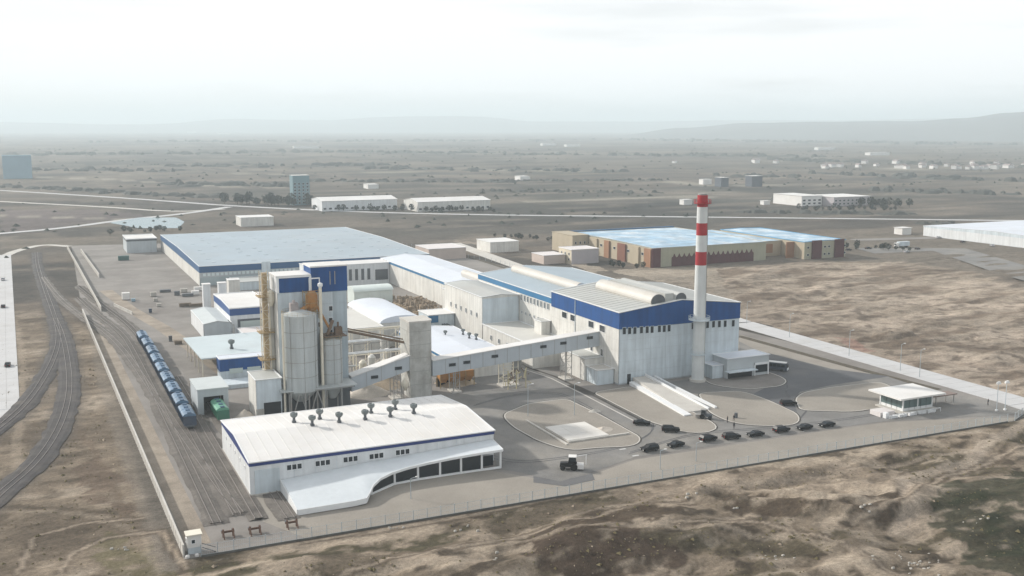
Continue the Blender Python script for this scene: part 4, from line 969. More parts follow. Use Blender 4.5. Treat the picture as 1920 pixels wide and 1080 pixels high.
# ================================================================== STAINED CONCRETE TOWER AND CONVEYOR
ct = thing('concrete_tower', 'square concrete tower with rounded corner and brown stains, pierced by the conveyor', 'tower', (102, 288, 0))
pr = [(98.0, 284.0)] + [(103.4+2.1*math.sin(a), 286.1-2.1*math.cos(a)) for a in [R(q_) for q_ in range(0, 91, 15)]] + [(105.5, 292.5), (98.0, 292.5)]
MB().prism(pr, 0, 22.6).build('shaft', CONC, ct)
MB().prism([(102+(x-102)*1.03, 288+(y-288)*1.03) for x, y in pr], 22.6, 23.1).build('cap', CONCL, ct)
for z in (4, 8, 12, 16, 20): MB().prism([(102+(x-102)*1.006, 288+(y-288)*1.006) for x, y in pr], z-.06, z+.06).build('joint', mat('joint_grey', (.3, .3, .28), .9), ct)
def gallery(label, x0, x1, zb0, zb1, h, y0, y1, wins, name='conveyor_gallery'):
    g = thing(name, label, 'conveyor', ((x0+x1)/2, (y0+y1)/2, 0)); s = lambda x: zb0+(zb1-zb0)*(x-x0)/(x1-x0)
    MB().hexa([(x0, y0, zb0), (x1, y0, zb1), (x1, y1, zb1), (x0, y1, zb0), (x0, y0, zb0+h), (x1, y0, zb1+h), (x1, y1, zb1+h), (x0, y1, zb0+h)]).build('wall', mat('gallery_sheet', (.46, .50, .53), .55, .05, .3, streak=.06), g)
    o = .25; MB().hexa([(x0, y0-o, zb0+h), (x1, y0-o, zb1+h), (x1, y1+o, zb1+h), (x0, y1+o, zb0+h), (x0, y0-o, zb0+h+.25), (x1, y0-o, zb1+h+.25), (x1, y1+o, zb1+h+.25), (x0, y1+o, zb0+h+.25)]).build('roof', ROOFW, g)
    M = MB(); n = int((x1-x0)/4)
    for i in range(1, n):
        x = x0+i*(x1-x0)/n; M.hexa([(x-.05, y0-.05, s(x)), (x+.05, y0-.05, s(x)), (x+.05, y0, s(x)), (x-.05, y0, s(x)), (x-.05, y0-.05, s(x)+h-.02), (x+.05, y0-.05, s(x)+h-.02), (x+.05, y0, s(x)+h-.02), (x-.05, y0, s(x)+h-.02)])
    M.build('sheet_joint', STEEL, g)
    for X, Zc in wins: window(g, 'f', X, y0-.02, Zc, 2.0, .75, fm=DSTEEL, gm=GLASS)
    return g
g1 = gallery('steeper lower white conveyor gallery climbing from the batch tower to the concrete tower', 80.3, 98.3, 3.9, 8.6, 4.3, 284.2, 288.2, [(80.1, 5.9), (87.2, 7.6), (94.5, 9.5)])
g2 = gallery('long white conveyor gallery with small windows running into the big blue topped hall', 105.3, 162.2, 6.0, 10.1, 4.6, 284.2, 288.2, [(111.5, 8.9), (116.2, 9.2), (125.5, 10.2), (142.1, 11.7), (149.1, 12.2), (158.6, 13.1)])
def trestle(label, x, y0, y1, z, w_=2.2, m=None):
    t_ = thing('trestle', label, 'trestle', (x, y0, 0), 'conveyor trestles'); M = MB()
    for xx in (x-w_/2, x+w_/2):
        for y in (y0, y1): M.bar((xx, y, 0), (xx, y, z), .22)
    k = 0.; i = 0
    while k < z-2:
        for y in (y0, y1): M.bar((x-w_/2, y, k+2), (x+w_/2, y, k+2), .12); M.bar((x-w_/2 if i % 2 else x+w_/2, y, k), (x+w_/2 if i % 2 else x-w_/2, y, k+2), .1)
        k += 2; i += 1
    M.build('frame', m or STEEL, t_); MB().box(x-w_/2-.5, x+w_/2+.5, y0-.5, y1+.5, 0.02, .5).build('footing', CONCL, t_)
trestle('lattice trestle under the high end of the conveyor nearest the big hall', 151.2, 284.5, 288, 9.2)
trestle('lattice trestle under the middle of the long conveyor beside the yellow scaffold', 131.0, 284.5, 288, 7.8, 5, CREAMP)
trestle('trestle under the lower conveyor left of the concrete tower', 94.2, 284.5, 288, 7.4, 2.2)
trestle('trestle below the start of the long conveyor', 113.0, 284.5, 288, 6.4, 2.0)
t_ = thing('scaffold', 'yellowish tangle of scaffold and pipes under the conveyor middle', 'scaffold', (133, 281, 0)); M = MB(); N_ = MB()
for k in range(26):
    x = rnd.uniform(127.5, 136.5); y = rnd.uniform(280, 283.5); z = rnd.uniform(2.2, 5)
    (M if k % 2 else N_).bar((x, y, z), (x+rnd.uniform(-1.6, 1.6), y+rnd.uniform(-.5, .5), z+rnd.uniform(-1.5, 2.6)), .22)
for x in (128.5, 131.3, 134.5): M.bar((x, 281, 0), (x, 281, 6), .25)
M.build('tubes', mat('pale_yellow', (.50, .44, .27), .6, .2, .7), t_); N_.build('braces', mat('rusty_steel', ()), t_)
t_ = thing('hopper_bins', 'row of orange hopper bins under the long conveyor', 'hopper', (117, 292, 0))
for k, x in enumerate((111.6, 114.4, 117.2, 120.0)):
    M = MB(); y = 291; M.hexa([(x-.7, y+.7, 1.6), (x+.7, y+.7, 1.6), (x+.7, y+2.1, 1.6), (x-.7, y+2.1, 1.6), (x-1.35, y, 3.0), (x+1.35, y, 3.0), (x+1.35, y+2.8, 3.0), (x-1.35, y+2.8, 3.0)]); M.box(x-1.35, x+1.35, y, y+2.8, 3.0, 4.9)
    M.build('bin', ORANGE, t_)
M = MB()
for x in (110.2, 113, 115.8, 118.6, 121.4):
    for y in (290.9, 293.9): M.box(x-.1, x+.1, y-.1, y+.1, 0, 4.9)
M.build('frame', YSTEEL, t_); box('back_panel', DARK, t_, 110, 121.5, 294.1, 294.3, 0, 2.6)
# conical receiver left of the concrete tower
t_ = thing('receiver', 'small cream conical bin on legs between lower conveyor and concrete tower', 'bin', (95.8, 282, 0))
MB().lathe((95.8, 282), [(.4, 3.2), (1.1, 4.6), (1.1, 5.4), (.3, 6.8)], 12).build('bin', CREAMP, t_)
for a in (-.8, .8):
    for b_ in (-.8, .8): MB().box(95.8+a-.08, 95.8+a+.08, 282+b_-.08, 282+b_+.08, 0, 4.6).build('leg', STEEL, t_)

# ================================================================== MAIN HALL
mh = hall('furnace_hall', 'biggest white hall with a deep royal blue band, beside the striped chimney', 'building',
          162.2, 207.6, 272, 318, 22.8, 2.5, 'y', mat('hall_core', (.40, .43, .44), .6, .05, .2, streak=.1), ROOFG, 5.1, mat('royal_cladding', ()), pan=None, trim=.15, over=.35, seams=3.0)
panels(mh, 'f', 162.3, 207.5, 0.4, 17.6, 271.98, 8, 5, GREYW, .05)  # front in shade, painted cool grey
panels(mh, 'l', 272.1, 317.9, 0.4, 17.6, 162.18, 8, 5, WHITE2, .05)  # sunlit left side, painted warm white
for (X, Zc) in [(163.9, 17.1), (165.8, 17.0), (167.7, 16.9), (170.1, 16.9), (172.2, 16.8), (174.0, 16.7), (176.7, 16.7), (178.5, 16.6), (180.3, 16.6), (189.4, 16.6), (195.0, 16.5), (197.3, 16.5), (199.6, 16.4), (201.9, 16.3), (205.1, 16.2)]: window(mh, 'f', X, 271.9, Zc, 1.1, 2.1, fm=GREYW)
for (Yc, Zc) in [(308.2, 16.5), (302.1, 16.4), (289.6, 16.2), (282.3, 16.1)]: window(mh, 'l', 162.1, Yc, min(Zc, 16.2), 3.4, 2.0)
for (Yc, Zc) in [(282.4, 8.1), (289.1, 8.9)]: window(mh, 'l', 162.1, Yc, Zc, 1.4, 2.6)
for (X, Zc) in [(165.9, 3.4)]: MB().box(X-.6, X+.6, 271.78, 271.93, 0, 3.2).build('door', DARK, mh)
M = MB()
for x in [190.0]: M.tube((x, 271.6, 0), (x, 271.6, 20), .14)
M.tube((162.0, 300.5, 0), (162.0, 300.5, 22.5), .14); M.build('downpipe', GREYW, mh)
def barrel(parent_label, x, y0, y1, z, r, m, gm, legs=True, nm='ridge_ventilator'):
    t_ = thing(nm, parent_label, 'roof ventilator', (x, (y0+y1)/2, z), 'roof ventilators')
    M = MB(); n = 14; prof = [(x+r*math.cos(a), z+.5+r*.92*math.sin(a)) for a in [math.pi*k/n for k in range(n+1)]] + [(x-r*.82, z-.8), (x+r*.82, z-.8)]
    M.extr(prof, 'y', y0, y1); M.build('hood', m, t_)
    for yy, d in ((y0, -.12), (y1, .02)):
        M = MB(); pp = [(x+(u-x)*.93, z+(v-z)*.96) for u, v in prof]; M.extr(pp, 'y', yy+min(d, 0), yy+max(d, .1)); M.build('end_plate', gm, t_)
VENT = mat('ventilator_cream', (.53, .51, .47), .5, .05, .15, fine=.03, dirt=(.5, .44, .36), dirt_amt=.4)
barrel('near big cream ridge ventilator with grey end on the blue topped hall', 177.2, 273.6, 309.0, 24.4, 2.8, VENT, DSTEEL)
barrel('short grey ridge ventilator behind the near cream one on the blue topped hall', 185.6, 273.4, 309.0, 25.0, 2.1, ROOFG, DSTEEL)
tag(MB().box(180.1, 183.4, 274.2, 308.5, 24.4, 27.3).build('ventilator_casing', ROOFG), 'grey casing between the two near ridge ventilators', 'roof ventilator')
barrel('second long cream ridge ventilator on the lower roof behind', 176.0, 322, 377, 21.8, 2.3, VENT, GREYW)
barrel('third short white ridge ventilator further left', 176.0, 398, 432, 13.2, 1.9, VENT, GREYW)
barrel('smallest white ridge ventilator next to the third one', 178.5, 388, 397, 13.4, 1.9, ROOFW, GREYW)
# annex at the right front of the hall
an = hall('entrance_annex', 'grey annex with dark shopfront at the right foot of the big hall', 'annex', 197.5, 214.0, 264.2, 271.8, 6.4, 0, 'x', mat('annex_grey', (.44, .47, .48), .6, .06, .3), ROOFL, trim=.12)
box('opening', DARK, an, 197.9, 207.3, 264.05, 264.2, 0.0, 2.3); box('shopfront', GLASS, an, 208.6, 213.4, 264.05, 264.2, 1.0, 3.4)
M = MB(); M.box(208.2, 208.5, 263.9, 264.2, 0, 4.2); M.box(213.5, 213.9, 263.9, 264.2, 0, 4.2); M.box(208.2, 213.9, 263.85, 264.2, 3.6, 4.2); M.build('shopfront_frame', TRIM, an)
MB().box(196.5, 207.6, 261.4, 264.0, 2.5, 2.75).build('awning', GREYW, an)
hall('lobby_block', 'smaller pale block on the left part of the grey annex', 'annex', 193.2, 197.3, 266.0, 271.8, 4.2, 0, 'x', GREYW, ROOFL, trim=.1)
# corner lean-to on the left of hall
lt = hall('side_annex', 'cream lean-to at the left front corner of the big hall', 'annex', 155.4, 162.0, 281.5, 298, 7.0, 0, 'x', WHITE2, ROOFG, trim=.1)
hall('side_annex', 'low pale shed in front of the cream lean-to', 'annex', 156.0, 161.9, 274.5, 281.3, 4.6, 0, 'x', GREYW, CONCL, trim=.12)
# chimney
ch = thing('chimney', 'tall red and white striped chimney in front of the big hall', 'chimney', (187.6, 266.0, 0))
zz = [12.9, 19.7, 37.1, 41.3, 46.4, 50.2, 55.2, 58.8, 59.7]
def rad(z): return 1.95 - .35*z/60
MB().lathe((187.6, 266), [(2.6, 0), (2.6, .8), (2.1, .81)], 24).build('base', CONCL, ch)
edges = [0.8, zz[2], zz[3], zz[4], zz[5], zz[6], zz[7]]
for k in range(6):
    MB().lathe((187.6, 266), [(rad(edges[k]), edges[k]), (rad(edges[k+1]), edges[k+1])], 24).build('shaft_band', RED if k in (1, 3, 5) else CHW, ch)
MB().lathe((187.6, 266), [(rad(60)*.85, zz[7]), (rad(60)*.85, zz[7]+.5)], 20).build('tip', STEEL, ch)
def ring_platform(z, ro, m, full=True):
    M = MB(); M.lathe((187.6, 266), [(rad(z), z), (ro, z), (ro, z+.2), (rad(z), z+.2)], 20); n = 16
    for k in range(n):
        a, b_ = 2*math.pi*k/n, 2*math.pi*(k+1)/n; p = lambda t_, q_: (187.6+ro*math.cos(t_), 266+ro*math.sin(t_), q_)
        M.bar(p(a, z), p(a, z+1.2), .1); M.bar(p(a, z+1.2), p(b_, z+1.2), .1); M.bar(p(a, z+.6), p(b_, z+.6), .07)
    M.build('platform', m, ch)
ring_platform(zz[1], 3.3, GREYW); ring_platform(zz[7]-2.6, 2.6, RED); ring_platform(zz[0]-4.2, 2.5, GREYW)
M = MB()
M.bar((189.2, 264.9, 1), (189.0, 265.1, 57), .12); M.bar((189.5, 265.2, 1), (189.3, 265.4, 57), .12); M.build('ladder', STEEL, ch)
# loading ramp: one wide deck falling to the road, thick left wall, sunken channel and thin right wall
lr = thing('loading_ramp', 'wide pale concrete ramp with white side walls running from the hall down to the road', 'ramp', (168, 252, 0))
def wedge(nm, m, x0a, x1a, ya, za, x0b, x1b, yb, zb, lift=0):
    return MB().hexa([(x0b, yb, 0), (x1b, yb, 0), (x1a, ya, 0), (x0a, ya, 0), (x0b, yb, zb), (x1b, yb, zb), (x1a, ya, za), (x0a, ya, za)]).build(nm, m, lr)
wedge('deck', CONCL, 167.0, 171.4, 271.4, 2.1, 163.0, 170.6, 236.5, .25)
wedge('parapet', TRIM, 165.2, 167.0, 270.5, 1.1, 160.6, 163.0, 233.6, .45)
wedge('parapet', TRIM, 171.4, 171.8, 271.4, 2.9, 170.6, 171.1, 236.5, .7)
wedge('channel', mat('channel_grey', (.22, .22, .22), .9, .15, .3), 171.8, 174.6, 271.4, .3, 171.1, 173.2, 238, .16)
wedge('parapet', TRIM, 174.6, 175.3, 271.4, 1.9, 173.2, 174.0, 236.8, .6)

# ================================================================== HALLS BEHIND
h2 = hall('rear_hall', 'lower continuation of the big hall with a thin blue band and strip windows', 'building', 162.4, 205, 318.3, 384, 20.4, 2.2, 'y', WHITE2, ROOFB, 1.9, mat('mid_blue', (.030, .15, .30), .5, .08, .2), trim=.12)
for k in range(9): window(h2, 'l', 162.3, 321+k*2.75, 17.1, 1.3, 2.1, gm=mat('grey_pane', (.12, .14, .15), .3, .2, 1))
for k in range(7): window(h2, 'l', 162.3, 322+k*3.4, 11.6, .8, .9, gm=mat('grey_pane', ()))
gb = hall('grey_block', 'windowless pale block with front face greyed for shade left of the rear hall', 'building', 147.3, 162.2, 345, 383, 17.6, .7, 'y', WHITE2, ROOFG, trim=.12)
panels(gb, 'f', 147.4, 162.1, 8, 17.2, 344.98, 3, 2, GREYW, .05)  # shade of the front face painted as grey panels
for k in range(6): window(gb, 'l', 147.2, 350+k*5.2, 10.5, .9, 1.6, gm=mat('grey_pane', ()))
al = hall('low_annex', 'low flat roofed cream annex in front of the grey block', 'annex', 147.5, 162.1, 303, 344.8, 7.6, 0, 'y', WHITE2, mat('annex_roof', (.58, .57, .53), .6, .05, .1, dirt=(.45, .42, .37), dirt_amt=.4), trim=.25)
for k in range(5): window(al, 'l', 147.4, 309+k*7, 4.2, 1.2, 1.6, gm=mat('grey_pane', ()))
hall('stair_box', 'small pale box standing on the low annex against the hall wall', 'stairhead', 158.4, 162.0, 318.5, 324, 12.2, 0, 'y', WHITE2, ROOFG, trim=.1)
lh = hall('long_hall', 'long hall with pale blue roof and blue edge running to the far warehouse', 'building', 164.2, 191, 385, 520, 11.0, 1.5, 'y', WHITE2, ROOFL, 1.1, mat('mid_blue', ()), trim=.12)
lo = hall('link_block', 'pale roofed link block between long hall and grey block', 'building', 152, 164.0, 383.3, 398, 13.2, .5, 'y', WHITE2, ROOFG, trim=.1)
gl = hall('link_gallery', 'white flat link building with dark openings crossing towards the warehouse', 'building', 121, 164, 505, 519, 10.5, .4, 'x', WHITE, ROOFW, trim=.2)
for k in range(5): box('opening', DSTEEL, gl, 139.5+k*3.2, 141.0+k*3.2, 504.88, 505, 2.5, 8.2)
box('opening', DSTEEL, gl, 156.5, 163.2, 504.88, 505, 2.0, 7.4)
# white vaulted sheds
def vault(label, x0, x1, y0, y1, h, rise, m, rm, cat='shed', ax='y', seg=12):
    t_ = thing('vaulted_shed', label, cat, ((x0+x1)/2, (y0+y1)/2, 0)); a, b_ = (x0, x1) if ax == 'y' else (y0, y1); e0, e1 = (y0, y1) if ax == 'y' else (x0, x1)
    box('wall', m, t_, x0, x1, y0, y1, 0, h); c = (a+b_)/2; hw = (b_-a)/2+.4
    pr_ = [(c+hw*math.cos(q_), h+.03+rise*math.sin(q_)) for q_ in [math.pi*k/seg for k in range(seg+1)]]
    M = MB(); M.extr(pr_, ax, e0-.3, e1+.3); M.build('vault', rm, t_)
    return t_
MINT = mat('mint_white', (.62, .68, .65), .4, .05, .3, dirt=(.5, .52, .48), dirt_amt=.3)
v1 = vault('mint white vaulted shed with glazed end behind the batch tower', 128.5, 146.5, 447, 458, 6.0, 2.0, MINT, MINT, ax='x')
for k in range(3): box('glazed_bay', MINT, v1, 129.5+k*5.6, 134.2+k*5.6, 446.85, 447, .4, 5.4)
v2 = vault('broad pale vaulted roof building behind the pipe racks', 112, 128, 356, 398, 9.0, 2.4, WHITE2, ROOFL, ax='y')
hall('flat_store', 'long flat roofed cream store on the left of the broad vaulted roof', 'building', 93, 111.6, 352, 392, 8.4, .3, 'x', WHITE2, mat('annex_roof', ()), trim=.15)
bl = hall('blue_corner_store', 'grey store with a small blue corner right of the vaulted roof', 'building', 136.5, 147.0, 372, 384, 7.2, 0, 'x', GREYW, ROOFW, trim=.15)
box('fascia', mat('mid_blue', ()), bl, 136.0, 140.2, 371.7, 371.95, 4.4, 7.1)
bw = hall('vent_roof_hall', 'bluish white roofed hall with small vents behind the concrete tower', 'building', 117, 138.5, 300, 352, 6.4, 1.0, 'y', WHITE2, ROOFL, .8, mat('mid_blue', ()), trim=.1)
for (x, y) in [(128.5, 333.9), (135.2, 333.9), (136.2, 324.3), (134.7, 327.0)]: roof_vent(bw, x, y, 6.9, .8)
# dark pipe trench beside low annex
t_ = thing('pipe_bridge', 'dark pipe bridge running along the road beside the low annex', 'pipes', (143, 330, 0)); M = MB()
for k, dx in enumerate((0, .9, 1.8)): M.tube((142+dx, 304, 3.4), (142+dx, 372, 3.4), .35, n=8)
M.build('pipe', DSTEEL, t_); M = MB()
for k in range(9): box('portal', STEEL, t_, 141.6, 144.4, 305+k*8, 305.3+k*8, 0, 3.1)
# pipe racks between batch tower and vaulted roof
def pipe_rack(label, x0, x1, y, z, seed):
    t_ = thing('pipe_rack', label, 'pipe rack', ((x0+x1)/2, y, 0), 'pipe racks'); rr_ = random.Random(seed); M = MB(); n = max(2, int((x1-x0)/5))
    for i in range(n+1):
        x = x0+(x1-x0)*i/n
        for yy in (y, y+3): M.box(x-.14, x+.14, yy-.14, yy+.14, 0, z)
        for q_ in (z*.55, z-.2): M.bar((x, y, q_), (x, y+3, q_), .18)
        if i < n:
            x2 = x0+(x1-x0)*(i+1)/n; M.bar((x, y, z-.2), (x2, y, z-.2), .18); M.bar((x, y+3, z-.2), (x2, y+3, z-.2), .18); M.bar((x, y, z*.55), (x2, y, z-.2), .12)
    M.build('frame', CREAMP if seed % 2 else STEEL, t_)
    for j in range(4):
        P_ = MB(); yy = y+.4+j*.7; q_ = z+.15 if j % 2 else z*.55+.3; P_.tube((x0-1, yy, q_), (x1+1, yy, q_), rr_.choice((.18, .26, .34)), n=8); P_.build('pipe', rr_.choice((CREAMP, WHITE, STEEL)), t_)
pipe_rack('nearest cream pipe rack between batch tower and concrete tower', 84, 104, 309, 9.0, 1)
pipe_rack('second pipe rack behind the nearest one', 86, 110, 322, 10.0, 2)
pipe_rack('third taller pipe rack in front of the flat store', 90, 112, 336, 11.0, 3)
t_ = thing('pipe_bridge', 'long rust brown inclined pipe from batch tower to the concrete tower', 'pipes', (90, 295, 0))
M = MB(); M.tube((80, 296, 20.2), (98, 289, 16.0), .38, n=8); M.tube((80, 297.5, 20.8), (98, 290, 16.8), .2, n=8); M.build('pipe', mat('rusty_steel', ()), t_)
for k, (x, y, h, r_) in enumerate(((89, 302, 8, 1.2), (92.5, 304, 9, 1.2), (96, 302.5, 7.5, 1.1), (101, 315, 8, 1.4), (107, 316, 9, 1.3), (105, 330, 9, 1.5))):
    t_ = thing('process_tank', 'upright cream process tank ' + ('nearest the batch tower', 'second from the batch tower', 'third from the batch tower', 'beside the second pipe rack', 'right end of the second pipe rack', 'behind the pipe racks')[k], 'tank', (x, y, 0), 'process tanks')
    MB().lathe((x, y), [(r_, .6), (r_, h), (r_*.4, h+.8)], 14).build('shell', (CREAMP, WHITE2)[k % 2], t_); MB().lathe((x, y), [(r_*1.1, 0), (r_*1.1, .6)], 14).build('plinth', CONCL, t_)
    M = MB(); M.bar((x-.3, y-r_-.15, .6), (x-.3, y-r_-.15, h+.6), .08); M.bar((x+.3, y-r_-.15, .6), (x+.3, y-r_-.15, h+.6), .08); M.build('ladder', STEEL, t_)
# scrap and rubble yard behind the mint vault
rb = MB(); rr_ = random.Random(4)
for k in range(420):
    (x, y) = (rr_.uniform(135, 163), rr_.uniform(395, 455)); s = rr_.uniform(.3, 1.5); a = rr_.uniform(0, 3)
    if y > 446 and x < 148: continue
    h = rr_.uniform(.3, 2.2)*(1.6-abs(x-149)/14)
    c_, s_ = math.cos(a)*s, math.sin(a)*s
    rb.hexa([(x-c_, y-s_, -.05), (x+s_, y-c_, -.05), (x+c_, y+s_, -.05), (x-s_, y+c_, -.05), (x-c_*.6, y-s_*.6, h), (x+s_*.7, y-c_*.7, h*.8), (x+c_*.7, y+s_*.7, h), (x-s_*.6, y+c_*.6, h*.9)])
o = rb.build('rubble', RUBB); o['kind'] = 'stuff'; o['label'] = 'brown heaps of scrap and rubble between the halls'
rb = MB()
for k in range(130):
    x = rr_.uniform(128, 146); y = rr_.uniform(398, 440); s = rr_.uniform(.4, 1.6); rb.box(x, x+s*rr_.uniform(.6, 2), y, y+s, 0, rr_.uniform(.4, 2.4))
o = rb.build('scrap', mat('scrap_tan', (.36, .28, .19), .9, .5, .4, fine=.4)); o['kind'] = 'stuff'; o['label'] = 'tan scrap and pallets behind the vaulted roofs'

# ================================================================== LEFT MIDDLE GROUP
b1 = hall('blue_band_workshop', 'white roofed workshop with blue band and pale gate left of the batch tower', 'building', 66.3, 82, 402, 440, 10.2, .6, 'x', WHITE, ROOFW, 2.6, mat('navy_band', (.018, .07, .22), .5, .08, .2), trim=.3, pan=(4, 6, 2))
box('gate_recess', DSTEEL, b1, 69.0, 80.5, 401.78, 401.93, .1, 6.0); box('gate', mat('pale_gate', (.5, .56, .53), .5, .08, .3), b1, 70.0, 79.4, 401.6, 401.77, .1, 5.2)
hall('white_loading_deck', 'low flat white roofed strip in front of the blue band workshop', 'annex', 68, 84, 385, 396.5, 3.4, 0, 'x', GREYW, mat('pinkish_roof', (.66, .62, .60), .6, .05, .2), trim=.15)
gs = hall('grey_shed', 'grey ribbed shed with pale sloping roof left of the workshop', 'shed', 55.8, 66.0, 398.5, 432, 5.6, .9, 'y', mat('shed_grey', ()), mat('shed_roof', ()), trim=.12, pan=None)
panels(gs, 'f', 55.9, 65.9, .1, 5.4, 398.4, 4, 1, mat('shed_grey', ()), .06); panels(gs, 'l', 398.6, 431.9, .1, 5.4, 55.7, 6, 1, WHITE, .06)
t_ = thing('twin_silo', 'left one of the two white columns behind the grey shed', 'silo', (67.2, 467, 0), 'twin white columns'); MB().box(65.7, 68.9, 466, 469.5, 0, 10.7).build('shell', WHITE, t_); MB().box(65.5, 69.1, 465.8, 469.7, 10.7, 11.0).build('cap', ROOFW, t_)
t_ = thing('twin_silo', 'right one of the two white columns behind the grey shed', 'silo', (73.2, 467, 0), 'twin white columns'); MB().box(72.4, 75.8, 466, 469.5, 0, 10.9).build('shell', WHITE, t_); MB().box(72.2, 76.0, 465.8, 469.7, 10.9, 11.2).build('cap', ROOFW, t_)
hall('vent_house', 'small pinkish white block with slanted side behind the workshop', 'block', 82.4, 87.6, 500, 506, 7.0, 0, 'x', WHITE2, ROOFW, trim=.1)
hall('white_flat_store', 'low white flat roof with small vents behind the blue band workshop', 'annex', 76, 96, 448, 474, 4.5, .2, 'x', WHITE, mat('pinkish_roof', ()), trim=.12)
hall('grey_panel_store', 'low grey sided store in front of the warehouse', 'building', 88, 118, 512, 530, 4.0, 0, 'x', GREYW, ROOFG, trim=.1)
hall('white_cube', 'small white cube at the right end of the grey sided store', 'block', 106, 112, 496, 503, 6.0, 0, 'x', WHITE, ROOFW, trim=.1)
# open canopy on posts
cp = thing('open_canopy', 'pale roofed open canopy on thin posts left of the batch tower', 'canopy', (57, 350, 0))
MB().hexa([(45.6, 334.5, 6.3), (66.2, 334.5, 6.3), (73.0, 371, 6.3), (44.8, 371, 6.3), (45.6, 334.5, 6.65), (66.2, 334.5, 6.65), (73.0, 371, 6.65), (44.8, 371, 6.65)]).build('roof', mat('canopy_grey', (.50, .57, .59), .5, .07, .1, dirt=(.42, .44, .44), dirt_amt=.4), cp)
for x, y in ((46, 335), (46, 344), (46, 353), (46, 362), (46, 370), (56, 370), (66, 370)): MB().box(x-.15, x+.15, y-.15, y+.15, 0, 6.3).build('post', CREAMP, cp)
roof_vent(cp, 57.0, 345.5, 6.6, 1.2)
bx_ = hall('blue_booth', 'royal blue boxy building under the open canopy roof', 'building', 50.4, 66.0, 328.5, 334.2, 7.0, 0, 'x', GREYW, ROOFL, 3.8, mat('royal_cladding', ()), trim=.12)
for k in (0, 1): box('shutter', mat('pale_gate', ()), bx_, 53.2+k*5.6, 57.4+k*5.6, 328.28, 328.34, 2.3, 3.9)
box('lower_wall', GREYW, bx_, 48, 66.5, 318, 326, 0, 1.2)
cr_ = thing('mobile_crane_arm', 'small grey mast with dish shaped head on the canopy roof edge', 'mast', (62.8, 374, 0)); M = MB(); M.bar((62.8, 374, 0), (62.8, 374, 9.5), .4); M.bar((62.8, 374, 9), (60.6, 373, 11.5), .25); M.build('mast', STEEL, cr_)

# ================================================================== FAR WAREHOUSE
wh = hall('warehouse', 'very large flat pale blue roofed warehouse at the far left of the plant', 'building', 74.0, 196.5, 534, 702, 9.9, 1.1, 'x', mat('wh_core', (.44, .47, .48), .6, .05, .1), ROOFB, 3.1, mat('wh_blue', (.022, .085, .20), .5, .08, .2), trim=.12)
panels(wh, 'l', 534.2, 701.8, .2, 6.6, 73.9, 24, 1, WHITE2, .15)
panels(wh, 'f', 74.2, 120, .2, 4.4, 533.9, 9, 1, mat('sea_grey', (.36, .42, .43), .6, .06, .2), .12)
for k in range(22): box('window', mat('pale_strip', (.62, .68, .68), .4, .05, .5), wh, 75.6+k*2.15, 77.0+k*2.15, 533.7, 533.9, 5.0, 6.4)
M = MB(); M.box(104.8, 109.2, 533.0, 533.8, 2, 10.9); M.build('access_tower', GREYW, wh)
M = MB(); rr_ = random.Random(12)
for i in range(11):
    for j in range(9):
        x = 82+i*10.4+rr_.uniform(-1, 1); y = 545+j*17+rr_.uniform(-3, 3); M = MB()
        if rr_.random() < .35: continue
        M.box(x, x+2.2, y, y+2.2, gable(y, 534, 702, 9.9, 1.1)+.1, gable(y+2, 534, 702, 9.9, 1.1)+.32); M.build('roof_light', mat('roof_light', (.42, .48, .52), .4, .2, .3), wh)
sm = hall('gate_building', 'small white roofed grey building beyond the left end of the warehouse', 'building', 52.5, 70.5, 694, 722, 8.6, 0, 'x', mat('shed_grey', ()), ROOFW, 1.2, DSTEEL, trim=.4)
hall('pink_store', 'pinkish store behind the right corner of the warehouse', 'building', 214, 238, 582, 606, 6.5, 0, 'x', mat('pinkish_wall', (.50, .42, .37), .8, .08, .2), mat('pinkish_roof', ()), trim=.1)
hall('white_guard_house', 'small white building right of the pink store by the rear fence', 'building', 262, 282, 600, 622, 6.5, 0, 'x', WHITE2, ROOFW, trim=.1)
fw = hall('far_flat_building', 'low pale building beyond the warehouse roof', 'building', 150, 176, 840, 862, 7, 0, 'x', WHITE2, ROOFW, trim=.2)
t_ = (47.6, 658.7); c_ = thing('green_container', 'dark green container parked left of the warehouse', 'container', (t_[0], t_[1], 0)); box('body', mat('container_green', (.05, .12, .11), .6, .15, .5), c_, t_[0]-3, t_[0]+3, t_[1]-1.2, t_[1]+1.2, .15, 2.7); box('door', mat('container_green2', (.07, .15, .13), .6, .15, .5), c_, t_[0]-3.06, t_[0]-3.0, t_[1]-1.1, t_[1]+1.1, .3, 2.6)

# ================================================================== YELLOW FACTORY
yf = hall('yellow_factory', 'long cream yellow factory with jagged maroon arches and shiny sky blue roof', 'building', 318, 398, 498, 596, 10.8, .6, 'x', OLIVEW, SKYROOF, trim=.2, rtrim=YELW)
M = MB()
MB().box(317.7, 318, 498, 596, 0, 10.8).build('side_wall', YELW, yf)
for y0, y1, m in ((498, 505, TERRA), (511, 520, YELW), (526, 535, BRICK), (545, 551, TERRA), (560, 570, YELW)): MB().box(316.6, 317.7, y0, y1, 0, 10.4).build('pilaster', m, yf)
MB().box(317.2, 322.8, 496.8, 498, 0, 10.9).build('corner_pier', MAROON, yf)
for k in range(17):
    x = 331+k*3.4; MB().extr([(x, .0), (x+2.9, .0), (x+2.9, 5.2), (x+2.2, 6.0), (x+1.45, 7.4), (x+.7, 6.0), (x, 5.2)], 'y', 497.7, 498) if False else None
    P = MB(); P.extr([(x, 0), (x+3.3, 0), (x+3.3, 5.0), (x+2.4, 5.6), (x+1.65, 7.2), (x+.9, 5.6), (x, 5.0)], 'y', 497.6, 498); P.build('arch_panel', MAROON, yf)
MB().box(318, 398, 597, 599, 8, 11.8).build('parapet', mat('deep_azure', (.02, .10, .22), .5, .1, .1), yf)
